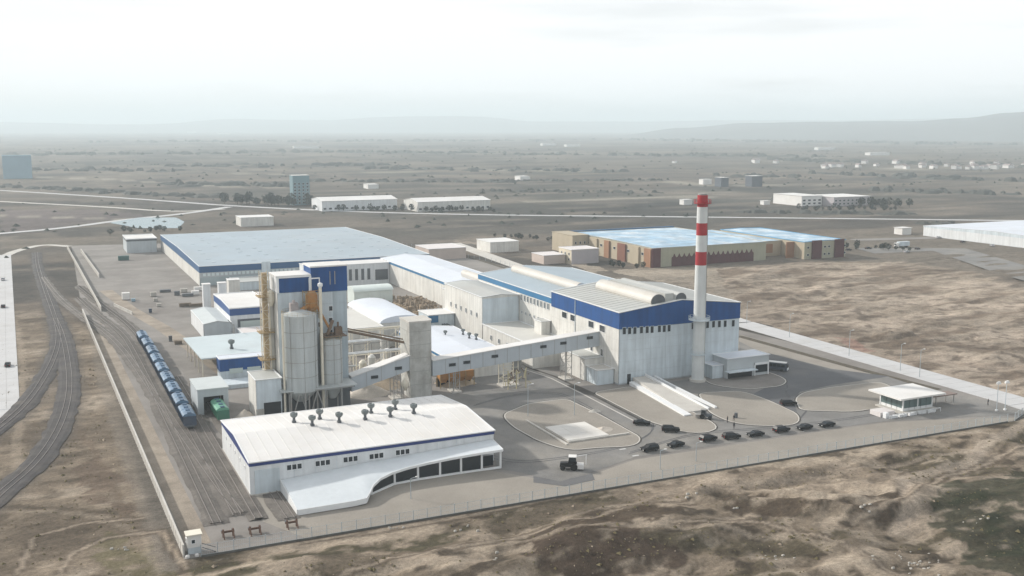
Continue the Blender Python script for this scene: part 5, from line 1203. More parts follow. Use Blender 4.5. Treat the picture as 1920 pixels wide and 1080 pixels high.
for k in range(5): window(yf, 'l', 317.6, 508+k*16, 6.8, 2.4, 1.4)
y2 = hall('yellow_factory', 'second yellow and brown factory wing with azure edged roof at the right', 'building', 421, 453, 491, 575, 10.2, .4, 'y', YELW, SKYROOF, trim=.3, rtrim=AZURE)
MB().box(421, 453, 490.7, 491, 0, 10.0).build('front_wall', OLIVEW, y2)
for x0, x1 in ((426.5, 433.5), (444, 451)): MB().box(x0, x1, 489.6, 490.7, 0, 11.2).build('brown_pier', MAROON, y2)
for x in (423.7, 436.6, 439.9, 452.2):
    for z in (2.6, 7): window(y2, 'f', x, 490.6, z, 1.6, 1.2)
MB().box(415, 421, 500, 500.5, 0, 9.8).build('side_wall', TERRA, y2)
y3 = hall('yellow_factory', 'brick red recessed link between the two yellow factories', 'building', 398.3, 420.7, 512, 585, 9.2, 0, 'x', YELW, SKYROOF, trim=.2, rtrim=YELW)
MB().box(400, 404, 510.8, 511.9, 0, 9.6).build('corner_pier', MAROON, y3); MB().box(405, 414, 511.6, 511.9, 2.2, 7.6).build('brick_panel', TERRA, y3)
y4 = hall('yellow_block', 'cream yellow stepped block at the left end of the yellow factory', 'building', 306, 317.4, 572, 600, 11.5, 0, 'x', YELW, YELW, trim=.2, rtrim=YELW)
for k in range(3): window(y4, 'f', 308.3+k*3.2, 571.9, 7, 1, 1.6)
sw = hall('cream_office', 'small cream office block in front of the yellow factory', 'building', 283, 301, 530, 546, 8.2, 0, 'x', mat('office_cream', (.55, .49, .38), .8, .06, .2), mat('pinkish_roof', ()), trim=.2)
for k in range(2):
    for j in range(3): window(sw, 'l', 282.9, 533+j*4.6, 2.6+k*3.2, 1.2, 1.3)
MB().box(283, 301, 529.8, 530, 0, 8.0).build('front_wall', mat('mauve_grey', (.40, .37, .38), .8, .06, .2), sw)
hall('pink_annex', 'low pinkish wall building left of the cream office', 'building', 268, 282, 536, 552, 5.0, 0, 'x', mat('pinkish_wall', ()), mat('pinkish_roof', ()), trim=.1)

# ================================================================== RIGHT WAREHOUSE AND FAR BUILDINGS
rw = hall('right_warehouse', 'long low white warehouse cut by the right edge of the picture', 'building', 592, 720, 440, 562, 7.2, 1.6, 'x', WHITE, ROOFL, .8, GREYW, trim=.1, pan=(10, 14, 1))
def far_box(name, label, cat, x, y, w_, d_, h, m, rm=None, group=None, rows=0, rise=0, cols=6):
    t_ = hall(name, label, cat, x-w_/2, x+w_/2, y, y+d_, h, rise, 'x', m, rm or ROOFW, trim=0, group=group, over=.5)
    for r_ in range(rows):
        for k in range(cols): window(t_, 'f', x-w_/2+(k+.5)*w_/cols, y-.05, 1.8+r_*3.2+.6, w_/cols*.5, 1.6)
    return t_
far_box('long_shed', 'left one of two long white roofed sheds in the middle distance', 'building', 284, 960, 74, 40, 9.5, WHITE, ROOFW, rows=1, rise=2.5, cols=14)
far_box('long_shed', 'right one of two long white roofed sheds in the middle distance', 'building', 364, 918, 74, 40, 9.0, WHITE2, ROOFW, rows=1, rise=2.5, cols=14)
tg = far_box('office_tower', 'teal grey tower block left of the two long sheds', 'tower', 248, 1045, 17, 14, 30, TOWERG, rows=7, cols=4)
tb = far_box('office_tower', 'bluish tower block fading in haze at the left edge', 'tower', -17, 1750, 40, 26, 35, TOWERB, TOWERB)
far_box('white_complex', 'white building complex beyond the chimney on the right', 'building', 712, 822, 26, 44, 10.0, ROOFW, ROOFW, rows=2, cols=4)
far_box('white_complex', 'mauve grey wing of the white complex', 'building', 750, 806, 48, 40, 9.0, mat('mauve_grey', ()), ROOFW, rows=2, cols=9)
far_box('small_kiosk', 'little white kiosk left of the white complex', 'building', 680, 852, 8, 6, 4, ROOFW)
far_box('dark_block', 'left dark block far beyond the chimney', 'building', 830, 1128, 12, 14, 12, mat('far_dark', (.09, .10, .12), .8, .1, .1))
far_box('dark_block', 'right dark block far beyond the chimney', 'building', 870, 1112, 17, 14, 14, mat('far_dark', ()))
far_box('white_sheds', 'small white shed just right of the chimney top in the distance', 'building', *[840, 1181], 14, 10, 7, ROOFW)
for k, (u_, v_) in enumerate([(606.5, 885.2), (396.3, 1279.6), (892.3, 3660.1), (1594.7, 9585.0), (1890.6, 3736.6), (1878.5, 3510.9), (4580.4, 6236.9), (2391.8, 2700.8), (2095.1, 2155.9), (1622.5, 11786.9), (662.0, 1386.2), (586.4, 572.4)]):
    D = math.hypot(u_, v_); far_box('distant_shed', 'pale shed ' + ('left of the chimney neck', 'just beyond the left long shed', 'far off above the batch tower, slightly left', 'very far at upper left', 'far off above the long hall', 'next to the shed far above the long hall', 'very far above the chimney top', 'far right below the hill', 'far right just above the little town', 'farthest at upper left', 'on the plain right of the long sheds', 'white, beside the lane of the right warehouse')[k], 'building', u_, v_, (10, 14, 90, 110, 60, 60, 120, 70, 70, 90, 16, 9)[k], 20 if k not in (0, 11) else 8, 4+D/900, ROOFW)
# little town far right: each house its own thing
hm = None; rr_ = random.Random(21); cnt = 0
for k in range(64):
    u = rr_.random(); x = 1250+u*900+rr_.uniform(-20, 20); y = 1600-u*540+rr_.choice((0, 0, 60, 140, 300))+rr_.uniform(-12, 12)
    wv = rr_.uniform(9, 15)
    if hm is None:
        hm = thing('town_house', 'tiny white house in the hazy little town at far right', 'house', (x, y, 0), 'houses of the distant town')
        MB().box(x-6, x+6, y-5, y+5, 0, 6).build('wall', ROOFW, hm); MB().extr([(y-5.5, 6), (y+5.5, 6), (y, 9)], 'x', x-6.4, x+6.4).build('roof', mat('far_roof', (.30, .25, .24), .8, .15, .05), hm)
    else:
        c_ = copy_tree(hm); c_.location = (x, y, 0); c_.rotation_euler = (0, 0, rr_.choice((0, .4, 1.57))); s_ = rr_.uniform(.7, 1.15); c_.scale = (s_, s_, s_*rr_.uniform(.8, 1.2))

# ================================================================== TREES
def tree_mesh(seed, r=2.4, h=5.5):
    M = MB(); q_ = random.Random(seed)
    for k in range(85):
        a = q_.uniform(0, 6.283); t = q_.uniform(-1, 1); rad_ = r*(q_.random()**.45); z = h*.62 + t*h*.36; f = math.sqrt(max(0, 1-t*t*.9))
        c = Vector((math.cos(a)*rad_*f, math.sin(a)*rad_*f, z)); s = q_.uniform(.35, .75)
        n1_ = Vector((q_.uniform(-1, 1), q_.uniform(-1, 1), q_.uniform(-1, 1))).normalized(); n2 = n1_.orthogonal().normalized()
        M.add([c+n1_*s, c+n2*s, c-n1_*s, c-n2*s+Vector((0, 0, s*.6))], [(0, 1, 2), (0, 2, 3)])
    T = MB(); T.tube((0, 0, -.2), (.1, 0, h*.5), .18, .1, 6); T.tube((.1, 0, h*.4), (.9, .4, h*.65), .09, .04, 5); T.tube((.1, 0, h*.4), (-.7, -.5, h*.65), .09, .04, 5)
    def mk(M_, nm, mm):
        me = bpy.data.meshes.new(nm); me.from_pydata([tuple(v) for v in M_.v], [], M_.f); me.materials.append(mm); return me
    return mk(M, 'crown', FARTREE), mk(T, 'trunk', BARK)
TM = [tree_mesh(s) for s in (1, 2, 3, 4)]
def tree(x, y, s, label, group):
    t_ = thing('tree', label, 'tree', (x, y, zat(x, y) if y < 600 else 0), group, rnd.uniform(0, 6)); t_.scale = (s, s, s*rnd.uniform(.8, 1.25)); c, tr = rnd.choice(TM)
    for nm, me_ in (('crown', c), ('trunk', tr)): link(bpy.data.objects.new(nm, me_), t_)
rows = [([(186.0, 1087.5), (257.6, 1030.8)], 34, 1.5, 'dark tree in the belt before the teal tower', 'trees of the dark belt left of the long sheds'),
        ([(247.2, 977.0), (393.9, 882.2)], 46, .85, 'small tree in the row in front of the long white sheds', 'trees in front of the long sheds'),
        ([(660.9, 779.0), (748.3, 745.5)], 26, .8, 'small tree in the loose row before the white complex', 'trees before the white complex'),
        ([(756.5, 792.7), (787.5, 770.8)], 14, 1.3, 'dark tree right of the white complex', 'trees right of the white complex'),
        ([(304.8, 678.1), (336.9, 640.2)], 16, .6, 'small bush-like tree by the lane behind the long hall', 'small trees behind the long hall'),
        ([(297.1, 512.0), (310.6, 493.5)], 7, .55, 'small tree before the yellow factory left wall', 'small trees at the yellow factory'),
        ([(48.5, 820.9), (103.0, 830.5)], 12, .7, 'small tree beside the pond behind the gate building', 'small trees by the pond'),
        ([(488.0, 521.4), (510.9, 497.8)], 12, .6, 'small tree in the lot right of the yellow factory', 'small trees in the lot right of the yellow factory')]
for (pa, pb), n, s, lab, grp in rows:
    for k in range(n):
        f = (k+rnd.uniform(-.3, .3))/n; D = math.hypot(*pa); sp = D*.012
        tree(pa[0]+(pb[0]-pa[0])*f+rnd.uniform(-sp, sp)*.6, pa[1]+(pb[1]-pa[1])*f+rnd.uniform(-sp, sp), s*rnd.uniform(.75, 1.3), lab, grp)
# scattered scrub on the plain (uncountable)
SC = MB(); rr_ = random.Random(31)
for k in range(2600):
    d = 520+rr_.random()**1.3*3600; a = R(rr_.uniform(-8, 57)); x = d*math.sin(a); y = d*math.cos(a)
    if y < 760 and 0 < x < 640: continue
    if float(fbm(np.array(x/160), np.array(y/90), 61, 3)) < .53: continue
    s = rr_.uniform(1.0, 2.8)*(1+d/2200); h = rr_.uniform(.8, 2.2)*(1+d/3000)
    b_ = [(x+s*math.cos(q_)*rr_.uniform(.6, 1.2), y+s*math.sin(q_)*rr_.uniform(.6, 1.2), 0) for q_ in (0, 1.57, 3.14, 4.71)]
    SC.add(b_+[(x+rr_.uniform(-.4, .4), y, h)], [(0, 1, 4), (1, 2, 4), (2, 3, 4), (3, 0, 4)])
o = SC.build('scrub', FARTREE); o['kind'] = 'stuff'; o['label'] = 'dark low scrub scattered over the plain'
# far woods and hedge belts that read as dark masses
WD = MB(); rr_ = random.Random(77)
for (u0, v0, u1, v1, hh, dd) in [(-37.2, 1531.2, 193.3, 1179.4, 5, 14), (163.3, 1522.7, 308.0, 1371.8, 7, 30), (351.8, 1497.0, 647.4, 1329.2, 5, 24), (-49.5, 2126.0, 206.0, 1910.6, 7, 50), (262.1, 2147.0, 631.8, 2037.0, 8, 60), (602.8, 1876.9, 924.2, 1578.8, 7, 50), (-72.1, 3214.1, 507.9, 3066.7, 9, 110), (594.8, 3297.2, 1196.4, 2812.4, 9, 110), (1197.6, 2627.5, 1832.5, 2169.0, 9, 100), (3071.3, 5074.8, 3710.0, 3020.9, 12, 260), (350.4, 5492.1, 2402.9, 4934.8, 12, 260), (1589.4, 1955.1, 1780.0, 1445.7, 9, 60), (1198.4, 1363.4, 1303.9, 1057.2, 7, 40), (960.7, 994.4, 1044.1, 845.1, 6, 26), (745.9, 924.1, 761.6, 898.4, 5, 10), (594.6, 789.4, 721.0, 705.2, 4, 8), (650.4, 635.5, 726.0, 580.5, 4, 8), (502.7, 1182.4, 689.3, 1051.2, 4, 16), (1000.7, 1373.4, 1093.6, 1292.3, 6, 30), (610.8, 1377.4, 844.0, 1302.1, 4, 16)]:
    L = math.hypot(u1-u0, v1-v0); n = int(min(700, L/ (hh*.8)))
    for k in range(n):
        f = rr_.random(); 
        if math.sin(f*37+u0)*.5+rr_.random() < .15: continue
        x = u0+(u1-u0)*f+rr_.gauss(0, dd*.5); y = v0+(v1-v0)*f+rr_.gauss(0, dd*.5); s = hh*rr_.uniform(.5, 2.4); h = hh*rr_.uniform(.25, .85)
        b_ = [(x+s*math.cos(q_)*rr_.uniform(.6, 1.3), y+s*math.sin(q_)*rr_.uniform(.6, 1.3), 0) for q_ in (0, 1.26, 2.5, 3.8, 5.0)]
        t0 = [(x+(p[0]-x)*.6+rr_.uniform(-.5, .5), y+(p[1]-y)*.6, h*rr_.uniform(.7, 1)) for p in b_]
        WD.add(b_+t0+[(x, y, h*1.15)], [(i, (i+1) % 5, 5+(i+1) % 5, 5+i) for i in range(5)]+[(5+i, 5+(i+1) % 5, 10) for i in range(5)])
o = WD.build('distant_woods', mat('far_wood', (.062, .064, .056), .95, .3, .02)); o['kind'] = 'stuff'; o['label'] = 'dark belts of trees and hedges across the hazy plain'
# tufts and clods on the near ground
SC = MB(); ST = MB(); rr_ = random.Random(33)
for k in range(13000):
    if rr_.random() < .82:
        x = rr_.uniform(-35, 275); y = rr_.uniform(116, 189.5)
    else: x = rr_.uniform(-14, 15); y = rr_.uniform(190, 420)
    nz = float(fbm(np.array(x/22), np.array(y/10), 13, 4))
    if nz < .50 and rr_.random() < .93: continue
    z = zat(x, y)-.05; s = rr_.uniform(.08, .22)*(1+2.2*rr_.random()**4); h = s*rr_.uniform(.5, 1.0)
    b_ = [(x+s*math.cos(q_)*rr_.uniform(.6, 1.3), y+s*math.sin(q_)*rr_.uniform(.6, 1.3), z) for q_ in (.3, 2.4, 4.5)]
    (ST if k % 12 == 0 else SC).add(b_+[(x+rr_.uniform(-.15, .15), y, z+h)], [(0, 1, 3), (1, 2, 3), (2, 0, 3)])
o = SC.build('dry_grass_tufts', mat('dry_tuft', (.125, .105, .055), .95, .4, .3)); o['kind'] = 'stuff'; o['label'] = 'dry grass tufts on the bare ground outside the fence'
o = ST.build('clods', mat('clod', (.30, .245, .185), .95, .35, .5)); o['kind'] = 'stuff'; o['label'] = 'loose clods and stones on the bare ground'
# pale broken concrete pieces lying on the ground
def debris(label, x, y, n, sp, seed, m=None):
    q_ = random.Random(seed); t_ = thing('concrete_debris', label, 'debris', (x, y, zat(x, y)), 'broken pale debris outside the fence')
    for k in range(n):
        a = q_.uniform(0, 6.28); r_ = sp*q_.random(); cx2, cy2 = x+r_*math.cos(a)*1.6, y+r_*math.sin(a); s = q_.uniform(.12, .40); z = zat(cx2, cy2); P = MB(); w2 = s*q_.uniform(.5, 1.1)
        P.hexa([(cx2-s, cy2-w2, z-.1), (cx2+s, cy2-w2*.7, z-.1), (cx2+s*.8, cy2+w2, z-.1), (cx2-s*.9, cy2+w2*.8, z-.1), (cx2-s*.7, cy2-w2*.6, z+s*.6), (cx2+s*.6, cy2-w2*.5, z+s*.8), (cx2+s*.5, cy2+w2*.6, z+s*.5), (cx2-s*.6, cy2+w2*.5, z+s*.7)])
        P.build('chunk', m or STONE, t_)
for k, (u, v) in enumerate([(61.7, 190.4), (124.2, 178.0), (128.8, 168.4), (123.4, 148.8), (143.2, 135.1), (144.0, 131.4), (171.6, 142.8), (152.8, 156.3), (73.6, 184.9), (11.6, 201.9), (10.0, 203.1), (123.6, 146.0), (72.7, 166.9)]):
    debris(('pale chunks beside the fence below the front hall', 'few pale chunks in the middle foreground near the fence', 'few pale chunks slightly right of the picture middle', 'pale chunks on the brown slope low in the picture middle', 'scattered white debris at the lower right', 'second patch of white debris at the lower right', 'white speck debris on the dark green patch', 'chunks below the cut bank at right', 'small chunks along the fence right of the first ones', 'pair of pale chunks at lower left', 'left pale chunk at lower left', 'chunks just right of the brown slope', 'chunks near the bottom edge left of middle')[k], u, v, (6, 4, 4, 7, 16, 14, 9, 5, 5, 3, 3, 5, 5)[k], (1.4, 1.5, 1.2, 2.5, 5, 4.5, 4, 3, 3, 1, 1, 2, 3)[k], 50+k)

# ================================================================== TRAIN
def make_wagon(bm_, rm_):
    r = bpy.data.objects.new('freight_wagon', None); link(r); L = 6.1; W = 1.62
    M = MB(); M.hexa([(-W, -L, 1.35), (W, -L, 1.35), (W, L, 1.35), (-W, L, 1.35), (-W, -L+.5, 3.6), (W, -L+.5, 3.6), (W, L-.5, 3.6), (-W, L-.5, 3.6)]); M.build('body', bm_, r)
    for s in (-1, 1):
        M = MB()
        for k in range(8):
            y = -L+1.1+k*(2*L-2.2)/7; M.box(*( (W+.003, W+.12) if s > 0 else (-W-.12, -W-.003)), y-.08, y+.08, 1.5, 3.5)
        o_ = M.build('side_ribs', bm_, r); o_['kind'] = 'stuff'
    pr_ = [((W+.12)*math.cos(a), 3.6+.85*math.sin(a)) for a in [math.pi*k/10 for k in range(11)]]
    for k, (a, b_) in enumerate(((-L+.95, -.15), (.15, L-.95))):
        M = MB(); M.extr(pr_, 'y', a, b_); M.build('roof', rm_, r)
    M = MB()
    for y in (-4.6, -1.6, 1.6, 4.6): M.box(-.55, .55, y-.55, y+.55, 4.38, 4.62)
    M.build('hatches', mat('hatch_blue', (.05, .10, .17), .5, .2, .5), r)
    M = MB(); M.box(-1.35, 1.35, -L-.15, L+.15, 1.05, 1.35); M.build('underframe', DSTEEL, r)
    for y in (-4.6, 4.6):
        b0 = MB().box(-1.0, 1.0, y-1.4, y+1.4, .75, 1.05).build('bogie', DSTEEL, r)
        for yy in (y-.9, y+.9):
            for x in (-.78, .78): w_ = MB().tube((x-.07, yy, .92), (x+.07, yy, .92), .44, n=10).build('wheel', DSTEEL, r); w_.parent = b0
    for y in (-L-.5, L+.2):
        M = MB(); M.tube((-.8, y, 1.15), (-.8, y+.3, 1.15), .22); M.tube((.8, y, 1.15), (.8, y+.3, 1.15), .22); M.build('buffers', DSTEEL, r)
    return r
wg = make_wagon(TRAINB, TRAINR); order = ('nearest', 'second', 'third', 'fourth', 'middle, fifth', 'sixth', 'seventh', 'eighth', 'farthest, ninth')
for k in range(9):
    c_ = wg if k == 0 else copy_tree(wg); c_.location = (34.3-(.12*max(0, k-6)**2), 283.8+k*14.3, -.03)
    tag(c_, order[k] + ' blue covered wagon counted from the near end of the train', 'wagon', 'blue wagons standing on the yard track')
gw = make_wagon(GREENW, GREENL); gw.location = (43.3, 286.0, -.03); tag(gw, 'green covered wagon sticking out of the grey shed beside the front hall', 'wagon')

# ================================================================== CARS
def car_profile(kind):
    if kind == 'suv': return [(-2.35, .45), (2.3, .45), (2.35, .95), (2.2, 1.08), (1.2, 1.18), (.55, 1.72), (-1.9, 1.76), (-2.3, 1.2)], [(1.12, 1.16), (.52, 1.66), (-1.85, 1.70), (-2.2, 1.2)]
    return [(-2.3, .4), (2.3, .4), (2.35, .8), (2.15, .92), (1.05, 1.0), (.35, 1.42), (-1.0, 1.44), (-1.75, 1.02), (-2.25, .98)], [(.98, .99), (.33, 1.37), (-.98, 1.39), (-1.65, 1.01)]
def make_car(kind, paint):
    r = bpy.data.objects.new('parked_car', None); link(r); bp_, wp = car_profile(kind); W = .92 if kind == 'suv' else .88
    # body narrows at the cabin
    M = MB(); n = len(bp_); zs = 1.0
    def wid(z): return W if z <= 1.02 else W-.17*(z-1.0)/.5
    vs = [(x, -wid(z), z) for x, z in bp_]+[(x, wid(z), z) for x, z in bp_]
    M.add(vs, [tuple(range(n)), tuple(range(n, 2*n))[::-1]]+[(i, n+i, n+(i+1) % n, (i+1) % n) for i in range(n)]); b0 = M.build('body', paint, r)
    for s in (-1, 1):
        M = MB(); e = .012
        q_ = [(x*.93, s*(wid(z)+e), z-.02 if z > 1.3 else z+.02) for x, z in wp]; M.add(q_, [(0, 1, 2, 3)]); M.build('side_window', GLASS, r)
    for a, b_, nm in ((0, 1, 'windscreen'), (3, 2, 'rear_window')):
        (xa, za), (xb, zb) = wp[a], wp[b_]; o_ = .05 if nm == 'windscreen' else -.06
        M = MB(); M.add([(xa+o_, -wid(za)+.08, za+.03), (xa+o_, wid(za)-.08, za+.03), (xb+o_, wid(zb)-.06, zb+.04), (xb+o_, -wid(zb)+.06, zb+.04)], [(0, 1, 2, 3)]); M.build(nm, GLASS, r)
    for x in (-1.4, 1.4):
        for y in (-W+.02, W-.22):
            w_ = MB().tube((x, y, .34), (x, y+.2, .34), .34, n=12).build('wheel', TYRE, r); h_ = MB().tube((x, y-.01, .34), (x, y+.21, .34), .19, n=8).build('rim', DSTEEL, r); h_.parent = w_
    for y in (-.62, .62):
        MB().box(2.3, 2.37, y-.18, y+.18, .62, .78).build('headlight', LAMP, r); MB().box(-2.33 if kind != 'suv' else -2.38, -2.27, y-.18, y+.18, .72, .88).build('tail_light', TAIL, r)
    return r
suv = make_car('suv', BLACKP); sedan = make_car('sedan', BLACKP); silver = make_car('sedan', SILVER)
used = set()
def place(src, x, y, a, label, grp=None):
    c_ = src if src.name not in used else copy_tree(src)
    used.add(src.name); c_.location = (x, y, .06); c_.rotation_euler = (0, 0, R(a)); tag(c_, label, 'car', grp); return c_
G1 = 'black cars parked in a row along the front strip'
for (k, (x, y)) in enumerate([(135.3, 211.3), (143.1, 211.5), (153.4, 212.1), (159.9, 211.1), (167.0, 210.4), (175.6, 210.6), (182.8, 210.0), (189.9, 209.4)]):
    place(suv if k in (0, 3, 2, 5) else sedan, x, y, (182, 186, 4, -8, 176, 2, 184, 182)[k], ('leftmost black car of the front row', 'second black car from the left in the front row', 'boxy black car third in the front row', 'black car turned slightly outward fourth in the front row', 'low black car fifth in the front row', 'tall boxy black car sixth in the front row', 'second to last black car at the right of the front row', 'last black car at the right end of the front row')[k], G1)
pc = [(145.6, 231.6), (149.1, 222.9), (194.7, 230.9), (110.8, 207.4), (164.8, 229.5)]
place(sedan, *pc[0], -35, 'dark car with raised tail light on the road left of the loading ramps')
place(suv, *pc[1], -28, 'long black car below the loading ramps, left of the front row')
place(suv, *pc[2], -15, 'black car on the dark road beside the right paved islands')
for q_, lab, (x, y) in ((silver, 'small silver car on the far left concrete road, upper', (-16.4, 597.5)), (sedan, 'dark car on the far left concrete road, middle', (-14.7, 506.7)), (sedan, 'dark car on the far left concrete road, lower', (-11.0, 380.0))): place(q_, x, y, 88, lab)
for k, (x, y) in enumerate([(494.7, 515.0), (510.9, 514.1), (521.6, 499.3), (587.7, 543.5), (581.2, 516.4), (580.9, 491.8), (476.5, 513.7), (502.2, 489.3)]):
    place(silver if k % 2 else sedan, x, y, (0, 90, 20, 0, 15, 60, 0, 5)[k], 'tiny ' + ('silver' if k % 2 else 'dark') + ' car in the lot ' + ('beside the yellow factory corner', 'left of the white truck', 'right of the white truck', 'near the right warehouse corner, upper', 'on the lane before the right warehouse', 'lower on the lane by the right warehouse', 'nearest the brown piers', 'at the lower edge')[k])
# tractor like black-and-white machine with shade panel
def machine(name, label, cat, x, y, a, c1, c2, s=1.0):
    r = thing(name, label, cat, (0, 0, 0)); 
    MB().hexa([(-1.9, -.7, .6), (1.0, -.7, .6), (1.0, .7, .6), (-1.9, .7, .6), (-1.8, -.55, 1.3), (1.0, -.55, 1.45), (1.0, .55, 1.45), (-1.8, .55, 1.3)]).build('chassis', c1, r)
    MB().hexa([(-.3, -.75, 1.45), (1.2, -.75, 1.45), (1.2, .75, 1.45), (-.3, .75, 1.45), (-.1, -.65, 2.5), (1.1, -.65, 2.5), (1.1, .65, 2.5), (-.1, .65, 2.5)]).build('cab', c1, r)
    box('cab_roof', c2, r, -.25, 1.25, -.8, .8, 2.5, 2.62)
    for s_ in (-.76, .66): box('cab_window', GLASS, r, 0, 1.0, s_, s_+.1, 1.6, 2.4)
    for x_, rr2 in ((-1.3, .48), (.8, .68)):
        for y_ in (-1.0, .72): MB().tube((x_, y_, rr2), (x_, y_+.3, rr2), rr2, n=14).build('wheel', TYRE, r)
    MB().box(1.3, 2.6, -.8, .8, .3, 1.1).build('bucket', c2, r)
    r.location = (x, y, .06); r.rotation_euler = (0, 0, R(a)); r.scale = (s, s, s); return r
machine('loader', 'black and white tractor on the dark patch below the parking road', 'tractor', *pc[3], -30, BLACKP, ROOFW, 1.25)
sh = thing('shade_frame', 'thin pale frame beside the black and white tractor', 'frame', (pc[3][0]+3.2, pc[3][1]+.5, 0)); M = MB()
for dx in (2.0, 5.2): M.bar((pc[3][0]+dx, pc[3][1]+1.5, 0), (pc[3][0]+dx, pc[3][1]+1.5, 2.4), .1)
M.bar((pc[3][0]+1.8, pc[3][1]+1.5, 2.4), (pc[3][0]+5.4, pc[3][1]+1.5, 2.4), .12); M.build('frame', TRIM, sh)
machine('forklift', 'dark forklift at the foot of the middle ramp', 'forklift', *pc[4], 140, DSTEEL, STEEL, 1.0)
# bus
(bx0, by0) = (219.0, 267.8)
bs = thing('bus', 'dark bus with white roof parked right of the grey annex', 'bus', (0, 0, 0)); 
MB().hexa([(-4.6, -1.2, .5), (4.6, -1.2, .5), (4.6, 1.2, .5), (-4.6, 1.2, .5), (-4.6, -1.1, 2.75), (4.3, -1.1, 2.75), (4.3, 1.1, 2.75), (-4.6, 1.1, 2.75)]).build('body', mat('bus_dark', (.05, .06, .08), .4, .1, .5), bs)
MB().box(-4.5, 4.2, -1.05, 1.05, 2.76, 2.95).build('roof', ROOFW, bs)
for s in (-1, 1):
    for k in range(6): MB().box(-4.2+k*1.38, -3.0+k*1.38, min(s*1.1, s*1.24), max(s*1.1, s*1.24), 1.5, 2.45).build('window', GLASS, bs)
MB().box(4.45, 4.66, -1.0, 1.0, 1.3, 2.4).build('windscreen', GLASS, bs); MB().box(4.6, 4.72, -1.1, 1.1, .5, 1.2).build('bumper', TRIM, bs)
for x in (-3, 3):
    for y in (-1.22, .95): MB().tube((x, y, .48), (x, y+.27, .48), .48, n=12).build('wheel', TYRE, bs)
bs.location = (bx0, by0, .06); bs.rotation_euler = (0, 0, R(-52))
# truck in the far lot
(tx, ty) = (521.2, 512.7)
tr = thing('truck', 'white box truck in the lot between yellow factory and right warehouse', 'truck', (tx, ty, 0))
box('box_body', GREYW, tr, tx-3, tx+6, ty-1.3, ty+1.3, 1.1, 3.9); box('cab', ROOFW, tr, tx-5.4, tx-3.2, ty-1.2, ty+1.2, .6, 3.2); box('windscreen', GLASS, tr, tx-5.46, tx-5.4, ty-1, ty+1, 1.9, 2.9)
for x in (tx-4.4, tx-.5, tx+4): MB().tube((x, ty-1.3, .5), (x, ty+1.3, .5), .5, n=10).build('wheels', TYRE, tr)

# ================================================================== PEOPLE
def person(x, y, rz, label, cloth, sc_=1.0, stride=.16):
    V = [(0, 0, .98), (0, 0, 1.18), (0, 0, 1.42), (0, 0, 1.54), (0, 0, 1.66), (0, 0, 1.76),
         (.19, 0, 1.42), (.25, .04, 1.14), (.24, .12, .90), (-.19, 0, 1.42), (-.25, -.04, 1.14), (-.24, .06, .90),
         (.10, 0, .92), (.11, stride, .50), (.11, stride*.8, .08), (.11, stride*.8+.16, .03), (-.10, 0, .92), (-.11, -stride*.6, .50), (-.11, -stride*1.4, .08), (-.11, -stride*1.4+.16, .03)]
    E_ = [(0, 1), (1, 2), (2, 3), (3, 4), (4, 5), (2, 6), (6, 7), (7, 8), (2, 9), (9, 10), (10, 11), (0, 12), (12, 13), (13, 14), (14, 15), (0, 16), (16, 17), (17, 18), (18, 19)]
    rad_ = [.15, .14, .17, .06, .105, .06, .07, .05, .035, .07, .05, .035, .10, .07, .045, .04, .10, .07, .045, .04]
    me = bpy.data.meshes.new('person'); me.from_pydata([(a, b_, c) for a, b_, c in V], E_, []); o = bpy.data.objects.new('person', me); link(o)
    md = o.modifiers.new('skin', 'SKIN'); sv_ = me.skin_vertices[0].data
    for i, q_ in enumerate(rad_): sv_[i].radius = (q_, q_*.8)
    sv_[0].use_root = True
    me.materials.append(cloth); sb_ = o.modifiers.new('sub', 'SUBSURF'); sb_.levels = 1; sb_.render_levels = 1
    hd = MB(); hd.smooth = True; hd.lathe((0, .015), [(.03, 1.55), (.075, 1.58), (.095, 1.66), (.085, 1.74), (.04, 1.79)], 10); hd.v = [(a, b_, c) for a, b_, c in hd.v]; h_ = hd.build('face', SKIN, o)
    hr = MB(); hr.smooth = True; hr.lathe((0, -.015), [(.098, 1.67), (.112, 1.72), (.09, 1.79), (.03, 1.82)], 10); hr.build('hair', HAIR, o)
    for s in (-1, 1):
        M = MB(); ax_, ay_, az_ = (.24*s, .12 if s > 0 else .06, .88)
        M.box(ax_-.02, ax_+.02, ay_-.03, ay_+.04, az_-.09, az_+.01)
        for k in range(4): M.box(ax_-.015, ax_+.012, ay_-.03+k*.018, ay_-.016+k*.018, az_-.16+.01*abs(k-1), az_-.085)
        M.box(ax_-.012, ax_+.012, ay_+.04, ay_+.06, az_-.09, az_-.03); M.build('hand', SKIN, o)
    o.location = (x, y, .06); o.rotation_euler = (0, 0, R(rz)); o.scale = (sc_,)*3; tag(o, label, 'person')
for (u, a, lab) in zip([(167.8, 223.5), (170.4, 224.1), (165.8, 217.9), (247.1, 206.7)], (20, 100, -60, 10), ('person in dark clothes, left of three people near the ramp foot', 'person in dark clothes by the kerb near the ramp foot', 'person walking on the road behind the front row of black cars', 'person in dark clothes beside the gatehouse road')): person(u[0], u[1], a, lab, CLOTHD, 1.05)
tag(MB().tube(((172.8, 226.4)[0], (172.8, 226.4)[1], .04), ((172.8, 226.4)[0], (172.8, 226.4)[1], 1.5), .5, .45, n=10).build('dark_bin', DSTEEL), 'dark drum on the kerb line behind the three people', 'drum')

